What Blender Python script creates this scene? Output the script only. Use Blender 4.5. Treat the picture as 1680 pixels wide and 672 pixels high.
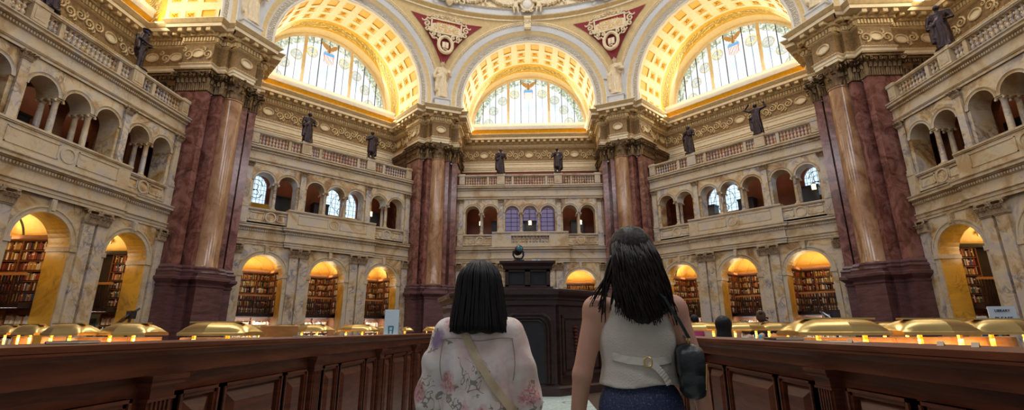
import bpy, bmesh, math, random
import numpy as np
from mathutils import Vector, Matrix
for o in list(bpy.data.objects): bpy.data.objects.remove(o)
SC = bpy.context.scene
COL = SC.collection
R = math.radians
# ---------------- camera ----------------
cam = bpy.data.cameras.new('camera'); camo = bpy.data.objects.new('camera', cam); COL.objects.link(camo)
cam.sensor_width = 36; cam.lens = 761.93/1680*36; cam.clip_end = 200; cam.clip_start = .05
camo.matrix_world = Matrix.Translation((0, -13.712, 1.30)) @ Matrix.Rotation(R(2.269), 4, 'Z') @ Matrix.Rotation(R(90+15.108), 4, 'X') @ Matrix.Rotation(R(-.131), 4, 'Z')
SC.camera = camo
# ---------------- exposure, world, large lights ----------------
SC.view_settings.view_transform = 'Standard'; SC.view_settings.look = 'None'
SC.view_settings.gamma = 1; SC.view_settings.use_curve_mapping = False
SC.view_settings.exposure = 0.42
wd = bpy.data.worlds.new('world'); SC.world = wd; wd.use_nodes = True
bg = wd.node_tree.nodes['Background']; bg.inputs[0].default_value = (.93, .93, 1.0, 1); bg.inputs[1].default_value = .17

def light(name, typ, loc, energy, color, size=1, rot=(0, 0, 0), size_y=None, spread=None):
    l = bpy.data.lights.new(name, typ); l.energy = energy; l.color = color
    if typ == 'AREA':
        l.size = size
        if size_y: l.shape = 'RECTANGLE'; l.size_y = size_y
        if spread: l.spread = spread
    elif typ == 'POINT': l.shadow_soft_size = size
    o = bpy.data.objects.new(name, l); COL.objects.link(o); o.location = loc; o.rotation_euler = rot
    return o

def W(k, u, a, z=0):
    t = R(45*k)
    return Vector((math.sin(t)*a+math.cos(t)*u, math.cos(t)*a-math.sin(t)*u, z))
# daylight of the dome's eye and drum windows
light('dome_daylight', 'AREA', (0, 0, 33), 2200, (1, .95, .88), 9)
for k in (-2, -1, 0, 1, 2):      # daylight entering by each lunette window, cove lamps behind each parapet
    light('lunette_daylight', 'AREA', W(k, 0, 18.6, 18.0), 170, (.86, .93, 1.0), 7.5, (R(-62), 0, R(-45*k)), 3.2)
    light('ledge_lamp', 'AREA', W(k, 0, 17.25, 15.14), 210, (1.0, .86, .56), 8.6, (R(-125), 0, R(-45*k)), .08)
    light('cove_lamp', 'AREA', W(k, 0, 18.1, 15.35), 40, (1.0, .82, .46), 8.2, (R(170), 0, R(-45*k)), .3)

for k in (-3, 3, 4):             # the room's other lunette windows, behind the viewpoint
    light('lunette_daylight', 'AREA', W(k, 0, 17.0, 18.0), 470, (.95, .95, 1.0), 7.5, (R(-62), 0, R(-45*k)), 3.2)

# ---------------- tagging ----------------
def tag(o, label=None, cat=None, group=None, kind=None):
    if label: o['label'] = label
    if cat: o['category'] = cat
    if group: o['group'] = group
    if kind: o['kind'] = kind
    return o
def empty(name, loc=(0, 0, 0), rz=0, label=None, cat=None, group=None, kind=None):
    o = bpy.data.objects.new(name, None); COL.objects.link(o); o.empty_display_size = .1
    o.location = loc; o.rotation_euler = (0, 0, rz)
    return tag(o, label, cat, group, kind)
def copy_tree(o, parent=None):
    c = o.copy(); COL.objects.link(c)
    if parent: c.parent = parent
    for ch in [x for x in KIDS.get(o.name, [])]:
        copy_tree(bpy.data.objects[ch], c)
    return c
KIDS = {}
def reg(o, parent):
    if parent is not None:
        o.parent = parent; KIDS.setdefault(parent.name, []).append(o.name)
    return o
def mesh_from(bm, name, mats, smooth=False):
    me = bpy.data.meshes.new(name)
    bmesh.ops.recalc_face_normals(bm, faces=bm.faces)
    bm.to_mesh(me); bm.free()
    for m in (mats if isinstance(mats, (list, tuple)) else [mats]): me.materials.append(m)
    if smooth:
        for p in me.polygons: p.use_smooth = True
        if smooth != 2:
            try: me.set_sharp_from_angle(angle=R(40))
            except Exception: pass
    return me
def obj(name, data, mats=None, parent=None, loc=None, rz=None, smooth=False):
    me = data if isinstance(data, bpy.types.Mesh) else mesh_from(data, name, mats, smooth)
    o = bpy.data.objects.new(name, me); COL.objects.link(o)
    if loc is not None: o.location = loc
    if rz is not None: o.rotation_euler = (0, 0, rz)
    reg(o, parent)
    return o
def struct(name, data, mats=None, **kw):
    o = obj(name, data, mats, **kw); o['kind'] = 'structure'; return o

# ---------------- materials ----------------
MATS = {}
def _new(name):
    m = bpy.data.materials.new(name); m.use_nodes = True; MATS[name] = m
    nt = m.node_tree; b = nt.nodes['Principled BSDF']
    return m, nt, b
def N(nt, typ, **kw):
    n = nt.nodes.new(typ)
    for k, v in kw.items():
        if k.startswith('i_'): n.inputs[int(k[2:])].default_value = v
        else: setattr(n, k, v)
    return n
def ramp(nt, src, stops, interp='LINEAR'):
    r = nt.nodes.new('ShaderNodeValToRGB'); e = r.color_ramp.elements; r.color_ramp.interpolation = interp
    while len(e) > 1: e.remove(e[0])
    e[0].position = stops[0][0]; e[0].color = (*stops[0][1], 1)
    for p, c in stops[1:]:
        x = e.new(p); x.color = (*c, 1)
    nt.links.new(src, r.inputs[0]); return r.outputs[0]
def mixc(nt, f, a, b, mode='MIX'):
    m = nt.nodes.new('ShaderNodeMix'); m.data_type = 'RGBA'; m.blend_type = mode
    if isinstance(f, (int, float)): m.inputs[0].default_value = f
    else: nt.links.new(f, m.inputs[0])
    for s, i in ((a, 6), (b, 7)):
        if isinstance(s, tuple): m.inputs[i].default_value = (*s, 1)
        else: nt.links.new(s, m.inputs[i])
    return m.outputs[2]
def math_(nt, op, a, b=None, c=None):
    m = nt.nodes.new('ShaderNodeMath'); m.operation = op
    for i, s in enumerate((a, b, c)):
        if s is None: continue
        if isinstance(s, (int, float)): m.inputs[i].default_value = s
        else: nt.links.new(s, m.inputs[i])
    return m.outputs[0]
def pos(nt, scale=(1, 1, 1), obj=False):
    if obj: s = nt.nodes.new('ShaderNodeTexCoord').outputs['Object']
    else: s = nt.nodes.new('ShaderNodeNewGeometry').outputs['Position']
    mp = nt.nodes.new('ShaderNodeMapping'); mp.inputs['Scale'].default_value = scale
    nt.links.new(s, mp.inputs['Vector']); return mp.outputs[0]
def noise(nt, vec, scale, detail=4, dist=0, rough=.55):
    n = nt.nodes.new('ShaderNodeTexNoise'); n.inputs['Scale'].default_value = scale
    n.inputs['Detail'].default_value = detail; n.inputs['Distortion'].default_value = dist; n.inputs['Roughness'].default_value = rough
    if vec is not None: nt.links.new(vec, n.inputs['Vector'])
    return n.outputs['Fac']
def bump(nt, b, h, strength=.4, dist=.05):
    n = nt.nodes.new('ShaderNodeBump'); n.inputs['Strength'].default_value = strength; n.inputs['Distance'].default_value = dist
    nt.links.new(h, n.inputs['Height']); nt.links.new(n.outputs[0], b.inputs['Normal'])
def plain(name, col, rough=.6, metal=0, var=.12, bscale=0, bstr=.3, scale=6, obj=True, spec=None):
    m, nt, b = _new(name)
    v = pos(nt, obj=obj)
    n = noise(nt, v, scale, 4)
    d = tuple(c*(1-var) for c in col); l = tuple(min(1, c*(1+var)) for c in col)
    nt.links.new(ramp(nt, n, [(.3, d), (.7, l)]), b.inputs['Base Color'])
    b.inputs['Roughness'].default_value = rough; b.inputs['Metallic'].default_value = metal
    if spec is not None: b.inputs['Specular IOR Level'].default_value = spec
    if bscale: bump(nt, b, noise(nt, v, bscale, 5), bstr, .02)
    return m
def marble(name, stops, vein, scale=.6, vw=.02, va=.7, rough=.25, dist=1.5, vs=1.2, stretch=(1, 1, 1)):
    m, nt, b = _new(name)
    v = pos(nt, stretch)
    base = ramp(nt, noise(nt, v, scale, 7, dist, .62), stops)
    n2 = noise(nt, v, vs, 6, 2.2, .6)
    ln = math_(nt, 'ABSOLUTE', math_(nt, 'SUBTRACT', n2, .5))
    vm = ramp(nt, ln, [(0, (1, 1, 1)), (vw, (.4, .4, .4)), (vw*3, (0, 0, 0))])
    msk = ramp(nt, noise(nt, v, scale*1.7, 3), [(.42, (0, 0, 0)), (.62, (1, 1, 1))])
    f = math_(nt, 'MULTIPLY', math_(nt, 'MULTIPLY', vm, msk), va)
    nt.links.new(mixc(nt, f, base, vein), b.inputs['Base Color'])
    b.inputs['Roughness'].default_value = rough
    return m
def wood(name, c1, c2, rough=.35, sc=(1, 1, 12), obj=True):
    m, nt, b = _new(name)
    v = pos(nt, sc, obj)
    n = noise(nt, v, 3.0, 6, 1.2)
    nt.links.new(ramp(nt, n, [(.3, c1), (.7, c2)]), b.inputs['Base Color'])
    b.inputs['Roughness'].default_value = rough
    bump(nt, b, n, .08, .01)
    return m
def emit(name, col, s):
    m, nt, b = _new(name)
    b.inputs['Base Color'].default_value = (*col, 1)
    b.inputs['Emission Color'].default_value = (*col, 1); b.inputs['Emission Strength'].default_value = s
    return m
def relief(name, base, hi, scale=7, rough=.55, obj=True):
    """carved or cast ornament: raised scrolls over a darker ground"""
    m, nt, b = _new(name)
    v = pos(nt, obj=obj)
    vo = nt.nodes.new('ShaderNodeTexVoronoi'); vo.inputs['Scale'].default_value = scale; vo.feature = 'F1'
    w = nt.nodes.new('ShaderNodeTexWave'); w.wave_type = 'RINGS'; w.inputs['Scale'].default_value = scale*.45; w.inputs['Distortion'].default_value = 9; w.inputs['Detail'].default_value = 1.5; w.inputs['Detail Scale'].default_value = 1.6
    nt.links.new(v, w.inputs['Vector']); nt.links.new(v, vo.inputs['Vector'])
    f = math_(nt, 'MULTIPLY', w.outputs['Fac'], math_(nt, 'SUBTRACT', 1.25, vo.outputs['Distance']))
    nt.links.new(ramp(nt, f, [(.12, base), (.5, hi)]), b.inputs['Base Color'])
    b.inputs['Roughness'].default_value = rough
    bump(nt, b, f, .9, .06)
    return m

M_wall = marble('siena_marble', [(.34, (.26, .13, .045)), (.43, (.50, .32, .14)), (.50, (.64, .50, .30)), (.57, (.60, .52, .41)), (.66, (.36, .31, .31))], (.12, .07, .05), .6, .026, .9, .32)
M_pil = marble('pale_veined_marble', [(.36, (.48, .32, .15)), (.48, (.64, .53, .37)), (.6, (.52, .46, .42))], (.07, .08, .15), .9, .035, .9, .3, vs=1.5)
M_trimm = marble('moulding_marble', [(.36, (.44, .30, .15)), (.5, (.60, .49, .33)), (.64, (.52, .46, .39))], (.2, .15, .1), .7, .015, .5, .35)
M_cap = plain('carved_capital_marble', (.38, .28, .17), .55, 0, .35, 16, .5, 8)
M_yel = marble('warm_lit_marble', [(.34, (.50, .28, .03)), (.5, (.76, .46, .06)), (.64, (.62, .38, .07))], (.25, .10, .03), .8, .02, .7, .3)  # warm alcove light painted into the yellow of the arch reveals
M_shaft = marble('golden_brown_marble', [(.34, (.24, .12, .06)), (.48, (.40, .225, .12)), (.64, (.50, .32, .20))], (.16, .06, .03), 1.1, .02, .5, .16, stretch=(1, 1, .45))
M_red = marble('numidian_red_marble', [(.36, (.10, .036, .028)), (.48, (.19, .072, .052)), (.6, (.29, .13, .11))], (.34, .18, .18), 1.6, .012, .4, .2)
M_dark = marble('dark_tennessee_marble', [(.3, (.075, .032, .03)), (.5, (.125, .058, .058)), (.7, (.17, .085, .095))], (.05, .02, .02), 1.3, .02, .5, .28, stretch=(1, 1, 4))
M_gilt = plain('aged_bronze_gilt', (.16, .10, .045), .42, .55, .5, 9, .5, 5)
M_vault = plain('warm_vault_paint', (.88, .68, .34), .5, 0, .06)
M_tan = plain('tan_gilt_stucco', (.72, .55, .27), .5, .03, .1)
M_stucco = plain('cream_stucco', (.80, .68, .46), .6, 0, .08)
M_white = plain('pale_stucco', (.78, .74, .66), .6, 0, .05)
M_blue = plain('grey_blue_stucco', (.60, .62, .64), .6, 0, .05)
M_yelw = plain('warm_yellow_paint', (.84, .62, .22), .5, 0, .1)
M_gold = plain('gold_paint', (.80, .43, .012), .45, .1, .12)
M_ogold = plain('old_gold_stucco', (.68, .52, .27), .5, .05, .15)
M_frieze = plain('gilded_frieze_ground', (.27, .165, .065), .6, .05, .35, 22, .6, 10)
M_orn = relief('grey_cream_relief', (.50, .44, .34), (.76, .70, .57), 9)
M_gorn = relief('gold_guilloche', (.50, .27, .02), (.86, .62, .16), 5)
M_crim = plain('crimson_ground', (.28, .02, .03), .6, 0, .1)
M_plaster = plain('ivory_plaster', (.78, .66, .45), .55, 0, .12, 14, .2)
M_redwall = plain('pompeian_red_wall', (.26, .055, .03), .6, 0, .2, scale=2)
M_bronze = plain('dark_bronze', (.055, .040, .045), .38, .75, .35, 8, .3)
M_brass = plain('brushed_brass', (.80, .56, .20), .33, .92, .10, scale=3)
M_post = plain('lit_brass_post', (.86, .58, .14), .5, .3, .1)
M_black = plain('black_metal', (.02, .02, .025), .4, .2, .2)
M_mahog = wood('mahogany', (.060, .013, .005), (.175, .042, .014), .42, (1, 1, 9))
M_mahogh = wood('mahogany_long', (.080, .018, .007), (.185, .046, .015), .40, (9, 1, 9))
M_wood = wood('lit_oak', (.44, .19, .045), (.62, .31, .10), .35, (1, 1, 6))  # oak brightened to carry the desk lamps' glow
M_darkwood = wood('dark_desk_wood', (.022, .011, .010), (.05, .024, .022), .3, (1, 1, 5))
M_case = wood('bookcase_wood', (.16, .06, .025), (.26, .10, .045), .4, (1, 1, 6))
M_iron = plain('dark_iron', (.05, .035, .03), .4, .4, .2)
M_yelwall = plain('yellow_plaster', (.90, .62, .20), .6, 0, .06)
M_door = plain('green_door_paint', (.05, .10, .10), .5, 0, .15)
M_teal = plain('teal_door_trim', (.25, .40, .40), .5, 0, .1)
# ---------------- geometry helpers ----------------
def box(bm, x0, x1, y0, y1, z0, z1, M=None, mi=0):
    vs = [bm.verts.new((x, y, z)) for z in (z0, z1) for y in (y0, y1) for x in (x0, x1)]
    if M is not None:
        for v in vs: v.co = M @ v.co
    for f in ((0, 1, 3, 2), (4, 6, 7, 5), (0, 4, 5, 1), (1, 5, 7, 3), (3, 7, 6, 2), (2, 6, 4, 0)):
        fc = bm.faces.new([vs[i] for i in f]); fc.material_index = mi
    return vs
def lathe(bm, prof, seg=16, c=(0, 0, 0), M=None, a0=0, a1=360, mi=0, squash=(1, 1)):
    full = abs(a1-a0) >= 360
    n = seg if full else seg+1
    rings = []
    for z, r in prof:
        ring = []
        for i in range(n):
            a = R(a0+(a1-a0)*i/seg)
            co = Vector((c[0]+r*math.cos(a)*squash[0], c[1]+r*math.sin(a)*squash[1], c[2]+z))
            ring.append(bm.verts.new(M @ co if M is not None else co))
        rings.append(ring)
    for a, b in zip(rings, rings[1:]):
        for i in range(seg):
            j = (i+1) % n
            f = bm.faces.new((a[i], a[j], b[j], b[i])); f.material_index = mi
    if full:
        for ring in (rings[0], rings[-1]):
            try: bm.faces.new(ring).material_index = mi
            except Exception: pass
def tube(bm, pts, r, seg=6, M=None, mi=0, caps=True):
    pts = [Vector(p) for p in pts]; n = len(pts)
    rs = r if isinstance(r, (list, tuple)) else [r]*n
    prev = None; rings = []
    for i, p in enumerate(pts):
        d = (pts[min(i+1, n-1)]-pts[max(i-1, 0)])
        d = d.normalized() if d.length > 1e-9 else Vector((0, 0, 1))
        if prev is None:
            u = d.orthogonal().normalized()
        else:
            u = (prev-d*prev.dot(d)); u = u.normalized() if u.length > 1e-6 else d.orthogonal().normalized()
        prev = u; w = d.cross(u)
        ring = []
        for k in range(seg):
            a = 2*math.pi*k/seg
            co = p+(u*math.cos(a)+w*math.sin(a))*rs[i]
            ring.append(bm.verts.new(M @ co if M is not None else co))
        rings.append(ring)
    for a, b in zip(rings, rings[1:]):
        for k in range(seg):
            bm.faces.new((a[k], a[(k+1) % seg], b[(k+1) % seg], b[k])).material_index = mi
    if caps:
        for ring in (rings[0], rings[-1]):
            try: bm.faces.new(ring).material_index = mi
            except Exception: pass
def offset(path, d, closed=False):
    """mitred offset of a 2-D path to its left"""
    P = [Vector(p).to_2d() if len(p) > 2 else Vector(p) for p in path]; n = len(P); out = []
    for i in range(n):
        def nrm(a, b):
            e = (b-a).normalized(); return Vector((-e.y, e.x))
        if closed or 0 < i < n-1:
            n1 = nrm(P[i-1], P[i]); n2 = nrm(P[i], P[(i+1) % n])
            s = n1+n2; k = 1+n1.dot(n2)
            out.append(P[i]+s*(d/max(k, .25)))
        elif i == 0: out.append(P[0]+nrm(P[0], P[1])*d)
        else: out.append(P[i]+nrm(P[i-1], P[i])*d)
    return out
def sweep(bm, path, prof, closed=False, M=None, mi=0, cap=False, mis=None):
    """prof: list of (offset to the left, z)"""
    rows = []
    for d, z in prof:
        rows.append([bm.verts.new((M @ Vector((p.x, p.y, z))) if M is not None else (p.x, p.y, z)) for p in offset(path, d, closed)])
    n = len(path)
    for q, (a, b) in enumerate(zip(rows, rows[1:])):
        for i in range(n if closed else n-1):
            j = (i+1) % n
            f = bm.faces.new((a[i], a[j], b[j], b[i])); f.material_index = mis[q] if mis else mi
    if cap:
        for r_ in (rows[0], rows[-1]):
            try: bm.faces.new(r_).material_index = mi
            except Exception: pass
def along(path, pitch, d=0, ends=.0, closed=False):
    """points spaced along each segment of an offset path: (x, y, angle of segment)"""
    P = offset(path, d, closed); out = []
    for a, b in (zip(P, P[1:]) if not closed else zip(P, P[1:]+P[:1])):
        e = b-a; L = e.length
        if L < pitch*.6: continue
        n = max(1, round(L/pitch)); ang = math.atan2(e.y, e.x)
        for i in range(n):
            t = (i+.5)/n; p = a+e*t; out.append((p.x, p.y, ang))
    return out
def along_box(bm, path, pitch, d, w, dep, z0, z1, mi=0, closed=False):
    for x, y, an in along(path, pitch, d, closed=closed):
        M = Matrix.Translation((x, y, 0)) @ Matrix.Rotation(an, 4, 'Z')
        box(bm, -w/2, w/2, -.02, dep, z0, z1, M, mi)
def arch_wall(bm, u0, u1, z0, z1, arches, af, ab, seg=14, mi=0, ms=0, sill=True):
    """wall with arched openings; arches = (uc, r, zsill, zspring); front plane af, back plane ab"""
    def q(a, b, c, d, m):
        bm.faces.new([bm.verts.new(v) for v in (a, b, c, d)]).material_index = m
    cur = u0
    for uc, r, zs, zp in sorted(arches):
        for a in (af, ab): q((cur, a, z0), (uc-r, a, z0), (uc-r, a, z1), (cur, a, z1), mi)
        for a in (af, ab):
            if zs > z0: q((uc-r, a, z0), (uc+r, a, z0), (uc+r, a, zs), (uc-r, a, zs), mi)
            for i in range(seg):
                t0 = math.pi-math.pi*i/seg; t1 = math.pi-math.pi*(i+1)/seg
                x0 = uc+r*math.cos(t0); x1 = uc+r*math.cos(t1)
                q((x0, a, zp+r*math.sin(t0)), (x1, a, zp+r*math.sin(t1)), (x1, a, z1), (x0, a, z1), mi)
        for i in range(seg):
            t0 = math.pi-math.pi*i/seg; t1 = math.pi-math.pi*(i+1)/seg
            q((uc+r*math.cos(t0), af, zp+r*math.sin(t0)), (uc+r*math.cos(t1), af, zp+r*math.sin(t1)), (uc+r*math.cos(t1), ab, zp+r*math.sin(t1)), (uc+r*math.cos(t0), ab, zp+r*math.sin(t0)), ms)
        for x in (uc-r, uc+r): q((x, af, zs), (x, ab, zs), (x, ab, zp), (x, af, zp), ms)
        if sill: q((uc-r, af, zs), (uc+r, af, zs), (uc+r, ab, zs), (uc-r, ab, zs), mi)
        cur = uc+r
    for a in (af, ab): q((cur, a, z0), (u1, a, z0), (u1, a, z1), (cur, a, z1), mi)
    bmesh.ops.remove_doubles(bm, verts=bm.verts, dist=1e-5)
def arch_band(bm, uc, zs, prof, seg=20, t0=0, t1=180, leg=0, mi=0, M=None, mis=None):
    """sweep profile (r, a) round an arch; leg = length of straight stilts below the spring"""
    ang = [R(t0+(t1-t0)*i/seg) for i in range(seg+1)]
    rows = []
    if leg: rows.append([Vector((uc+r, a, zs-leg)) for r, a in prof])
    rows += [[Vector((uc+r*math.cos(t), a, zs+r*math.sin(t))) for r, a in prof] for t in ang]
    if leg: rows.append([Vector((uc-r, a, zs-leg)) for r, a in prof])
    V = [[bm.verts.new(M @ v if M is not None else v) for v in row] for row in rows]
    for a, b in zip(V, V[1:]):
        for i in range(len(prof)-1):
            bm.faces.new((a[i], a[i+1], b[i+1], b[i])).material_index = mis[i] if mis else mi
def spiral(bm, c, r0, turns, th, ax=Vector((1, 0, 0)), az=Vector((0, 0, 1)), n=14, start=0, flip=1, seg=5, mi=0):
    pts = []
    for i in range(n):
        t = i/(n-1); r = r0*(1-.85*t); a = start+flip*turns*2*math.pi*t
        pts.append(Vector(c)+ax*(r*math.cos(a))+az*(r*math.sin(a)))
    tube(bm, pts, [th*(1-.4*i/(n-1)) for i in range(n)], seg, mi=mi)
def leaf(bm, p, out, z0, h, w, curl, mi=0):
    """acanthus leaf: p base point, out horizontal unit direction"""
    side = Vector((-out.y, out.x, 0)); rows = []
    for i in range(7):
        t = i/6
        wd_ = w*(.55+.55*math.sin(math.pi*min(1, t*1.15)*.8))*(1 if t < .8 else .75)*.5
        o = curl*(t**3)+.02+.25*h*0
        z = z0+h*(t if t < .85 else .85+(.12*(1-((t-.85)/.15)*1.7)))
        o += .05*h if t > .84 else 0
        c = p+out*o+Vector((0, 0, z))
        rows.append([bm.verts.new(c-side*wd_+out*(-.02)), bm.verts.new(c-side*wd_*.5+out*.012), bm.verts.new(c+out*.035), bm.verts.new(c+side*wd_*.5+out*.012), bm.verts.new(c+side*wd_+out*(-.02))])
    for a, b in zip(rows, rows[1:]):
        for i in range(4): bm.faces.new((a[i], a[i+1], b[i+1], b[i])).material_index = mi

# ---------------- pier plan (pier frame: x = t tangential, y = v radial) ----------------
c22, s22 = math.cos(R(22.5)), math.sin(R(22.5))
def bv(u, a, side):           # bay frame -> pier frame
    return (side*(a*s22-u*c22), a*c22+u*s22)
half = [(4.95, 19.4), (4.95, 15.95), (4.68, 15.95), (4.68, 14.58), (5.12, 14.58), (5.12, 14.2)]
halfg = [(4.95, 19.4), (4.95, 15.95), (4.68, 15.95), (4.68, 14.56), (5.0, 14.56), (5.0, 14.86), (5.14, 14.86), (5.14, 14.2), (5.50, 14.2), (5.50, 14.42)]
GL = [bv(u, a, 1) for u, a in halfg]; GR = [bv(u, a, -1) for u, a in halfg]
PIERG = GL+[(0, 14.42/c22)]+GR[::-1]
HL = [bv(u, a, 1) for u, a in half]; HR = [bv(u, a, -1) for u, a in half]
axisp = (0, 14.2/c22)
# walk from +t side to -t side: room lies on the left hand
PIER = HL+[axisp]+HR[::-1]
PIERC = HL+[(.52, 15.17), (.52, 14.72), (-.52, 14.72), (-.52, 15.17)]+HR[::-1]
def orient(path, d=.1):       # offset() goes to the left; make left = towards the room centre
    q = offset(path, d); m = len(path)//2
    return path if q[m].y < path[m][1] else path[::-1]
PIERG = orient(PIERG, .02); PIER = orient(PIER); PIERC = orient(PIERC)
Z_PED, Z_BASE, Z_SH, Z_CAP, Z_ARC, Z_FR, Z_DEN, Z_MOD, Z_COR = 3.5, 3.95, 11.8, 12.85, 13.2, 14.2, 14.5, 14.75, 15.12
Z_SP = 16.09
def entab_prof(e=0):
    return ([(0+e, Z_CAP), (.02+e, Z_CAP), (.02+e, Z_CAP+.14), (.05+e, Z_CAP+.15), (.05+e, Z_ARC-.08), (.11+e, Z_ARC-.02), (.11+e, Z_ARC), (.02+e, Z_ARC), (.02+e, Z_FR), (.10+e, Z_FR+.05)],
            [(.10+e, Z_FR+.05), (.10+e, Z_DEN), (.20+e, Z_DEN+.03), (.20+e, Z_MOD), (.24+e, Z_MOD)],
            [(.24+e, Z_MOD), (.62+e, Z_MOD), (.62+e, Z_MOD+.16), (.66+e, Z_MOD+.18), (.78+e, Z_COR-.04), (.78+e, Z_COR), (0+e, Z_COR+.03)])
def entab_extras(bm, path, ends=True):
    along_box(bm, path, .145, .09, .085, .09, Z_FR+.09, Z_DEN-.01, 1)
    along_box(bm, path, .115, .02, .07, .05, Z_ARC-.005, Z_ARC+.05, 1)
    for x, y, an in along(path, .46, .2):
        M = Matrix.Translation((x, y, 0)) @ Matrix.Rotation(an, 4, 'Z')
        box(bm, -.10, .10, -.02, .36, Z_DEN+.10, Z_MOD, M, 1)
        tube(bm, [M @ Vector((-.11, .30, Z_DEN+.12)), M @ Vector((.11, .30, Z_DEN+.12))], .06, 8, mi=1)
        tube(bm, [M @ Vector((-.11, .04, Z_DEN+.06)), M @ Vector((.11, .04, Z_DEN+.06))], .05, 8, mi=1)
def frieze_relief(bm, path, mi=3, med=True):
    P = [Vector(p) for p in path]
    for a, b in zip(P, P[1:]):
        e = b-a; L = e.length
        if L < .6: continue
        d = e.normalized(); nrm = Vector((-d.y, d.x)); ax = Vector((d.x, d.y, 0)); off = nrm*.05
        zc = (Z_ARC+Z_FR)/2+.02
        nmed = 1 if L < 3 else 3
        cs = [L*(i+.5)/nmed for i in range(nmed)]
        for c in cs:
            if not med: continue
            o = a+d*c+off
            pts = [Vector((o.x, o.y, zc))+ax*(.27*math.cos(t*math.pi/10))+Vector((0, 0, .20*math.sin(t*math.pi/10))) for t in range(21)]
            tube(bm, pts, .045, 5, mi=mi, caps=False)
            o2 = a+d*c+nrm*.03
            cen = bm.verts.new((o2.x, o2.y, zc))
            rim = [bm.verts.new(Vector((o2.x, o2.y, zc))+ax*(.24*math.cos(t*math.pi/8))+Vector((0, 0, .17*math.sin(t*math.pi/8)))) for t in range(16)]
            for t in range(16): bm.faces.new((cen, rim[t], rim[(t+1) % 16])).material_index = 4
        n = int(L/.40); k = 0
        for i in range(n):
            s = L*(i+.5)/n
            if med and min(abs(s-c) for c in cs) < .40: continue
            o = a+d*s+off; k += 1; fl = 1 if i % 2 else -1
            spiral(bm, (o.x, o.y, zc+fl*.06), .235, 1.5, .050, ax=ax, n=13, start=fl*1.6, flip=fl, mi=mi)
            spiral(bm, (o.x+d.x*.22, o.y+d.y*.22, zc-fl*.2), .13, 1.1, .042, ax=ax, n=8, start=-fl*1.6, flip=-fl, mi=mi)
ENT = [M_stucco, M_ogold, M_frieze, M_ogold, M_stucco]

# ---------------- pier ----------------
def capital_ring(bm, pts, z0, z1, lw, mi=0):
    h = z1-z0
    for row, (hh, curl, sh) in enumerate(((.42, .10, 0), (.70, .15, .5))):
        for (x, y, an, w) in pts[row]:
            out = Vector((-math.sin(an), math.cos(an), 0))
            leaf(bm, Vector((x, y, 0)), out, z0+.02, h*hh, w, curl, mi)
def pilaster_capital(path):
    bm = bmesh.new()
    sweep(bm, path, [(.0, Z_SH), (.05, Z_SH), (.05, Z_SH+.05), (.01, Z_SH+.06), (.02, Z_SH+.5), (.06, Z_SH+.8), (.12, Z_CAP-.16)])
    sweep(bm, path, [(.10, Z_CAP-.17), (.17, Z_CAP-.16), (.17, Z_CAP-.07), (.21, Z_CAP-.05), (.21, Z_CAP-.01), (0, Z_CAP)])
    r1 = [(x, y, a, .20) for x, y, a in along(path, .2, .02)]
    P = offset(path, .02); r2 = []
    for a, b in zip(P, P[1:]):
        e = b-a; L = e.length
        if L < .12 or L > 2.5: continue
        n = max(1, round(L/.2))
        for i in range(n+1):
            p = a+e*(i/n); r2.append((p.x, p.y, math.atan2(e.y, e.x), .19))
    capital_ring(bm, (r1, r2), Z_SH, Z_CAP, .2)
    # corner volutes
    Q = offset(path, .16)
    for i in range(1, len(path)-1):
        a, b, c = Vector(path[i-1]), Vector(path[i]), Vector(path[i+1])
        if (b-a).cross(c-b) < -.01 if False else ((b-a).x*(c-b).y-(b-a).y*(c-b).x) < 0:
            q = Q[i]; o = (q-b).normalized(); ax = Vector((o.x, o.y, 0)); sd = Vector((-o.y, o.x, 0))
            for s in (-.05, .05):
                spiral(bm, (q.x+sd.x*s, q.y+sd.y*s, Z_CAP-.27), .12, 1.6, .045, ax=ax, n=12, start=2.4, flip=-1)
    for x, y, an in along(path, .42, .10):
        M = Matrix.Translation((x, y, 0)) @ Matrix.Rotation(an, 4, 'Z'); ax = M.to_3x3() @ Vector((1, 0, 0))
        for s in (-1, 1): spiral(bm, M @ Vector((s*.1, .03, Z_CAP-.27)), .09, 1.4, .03, ax=ax*s, n=10, start=2.4, flip=-1)
    return bm
pier_meshes = {}
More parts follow.
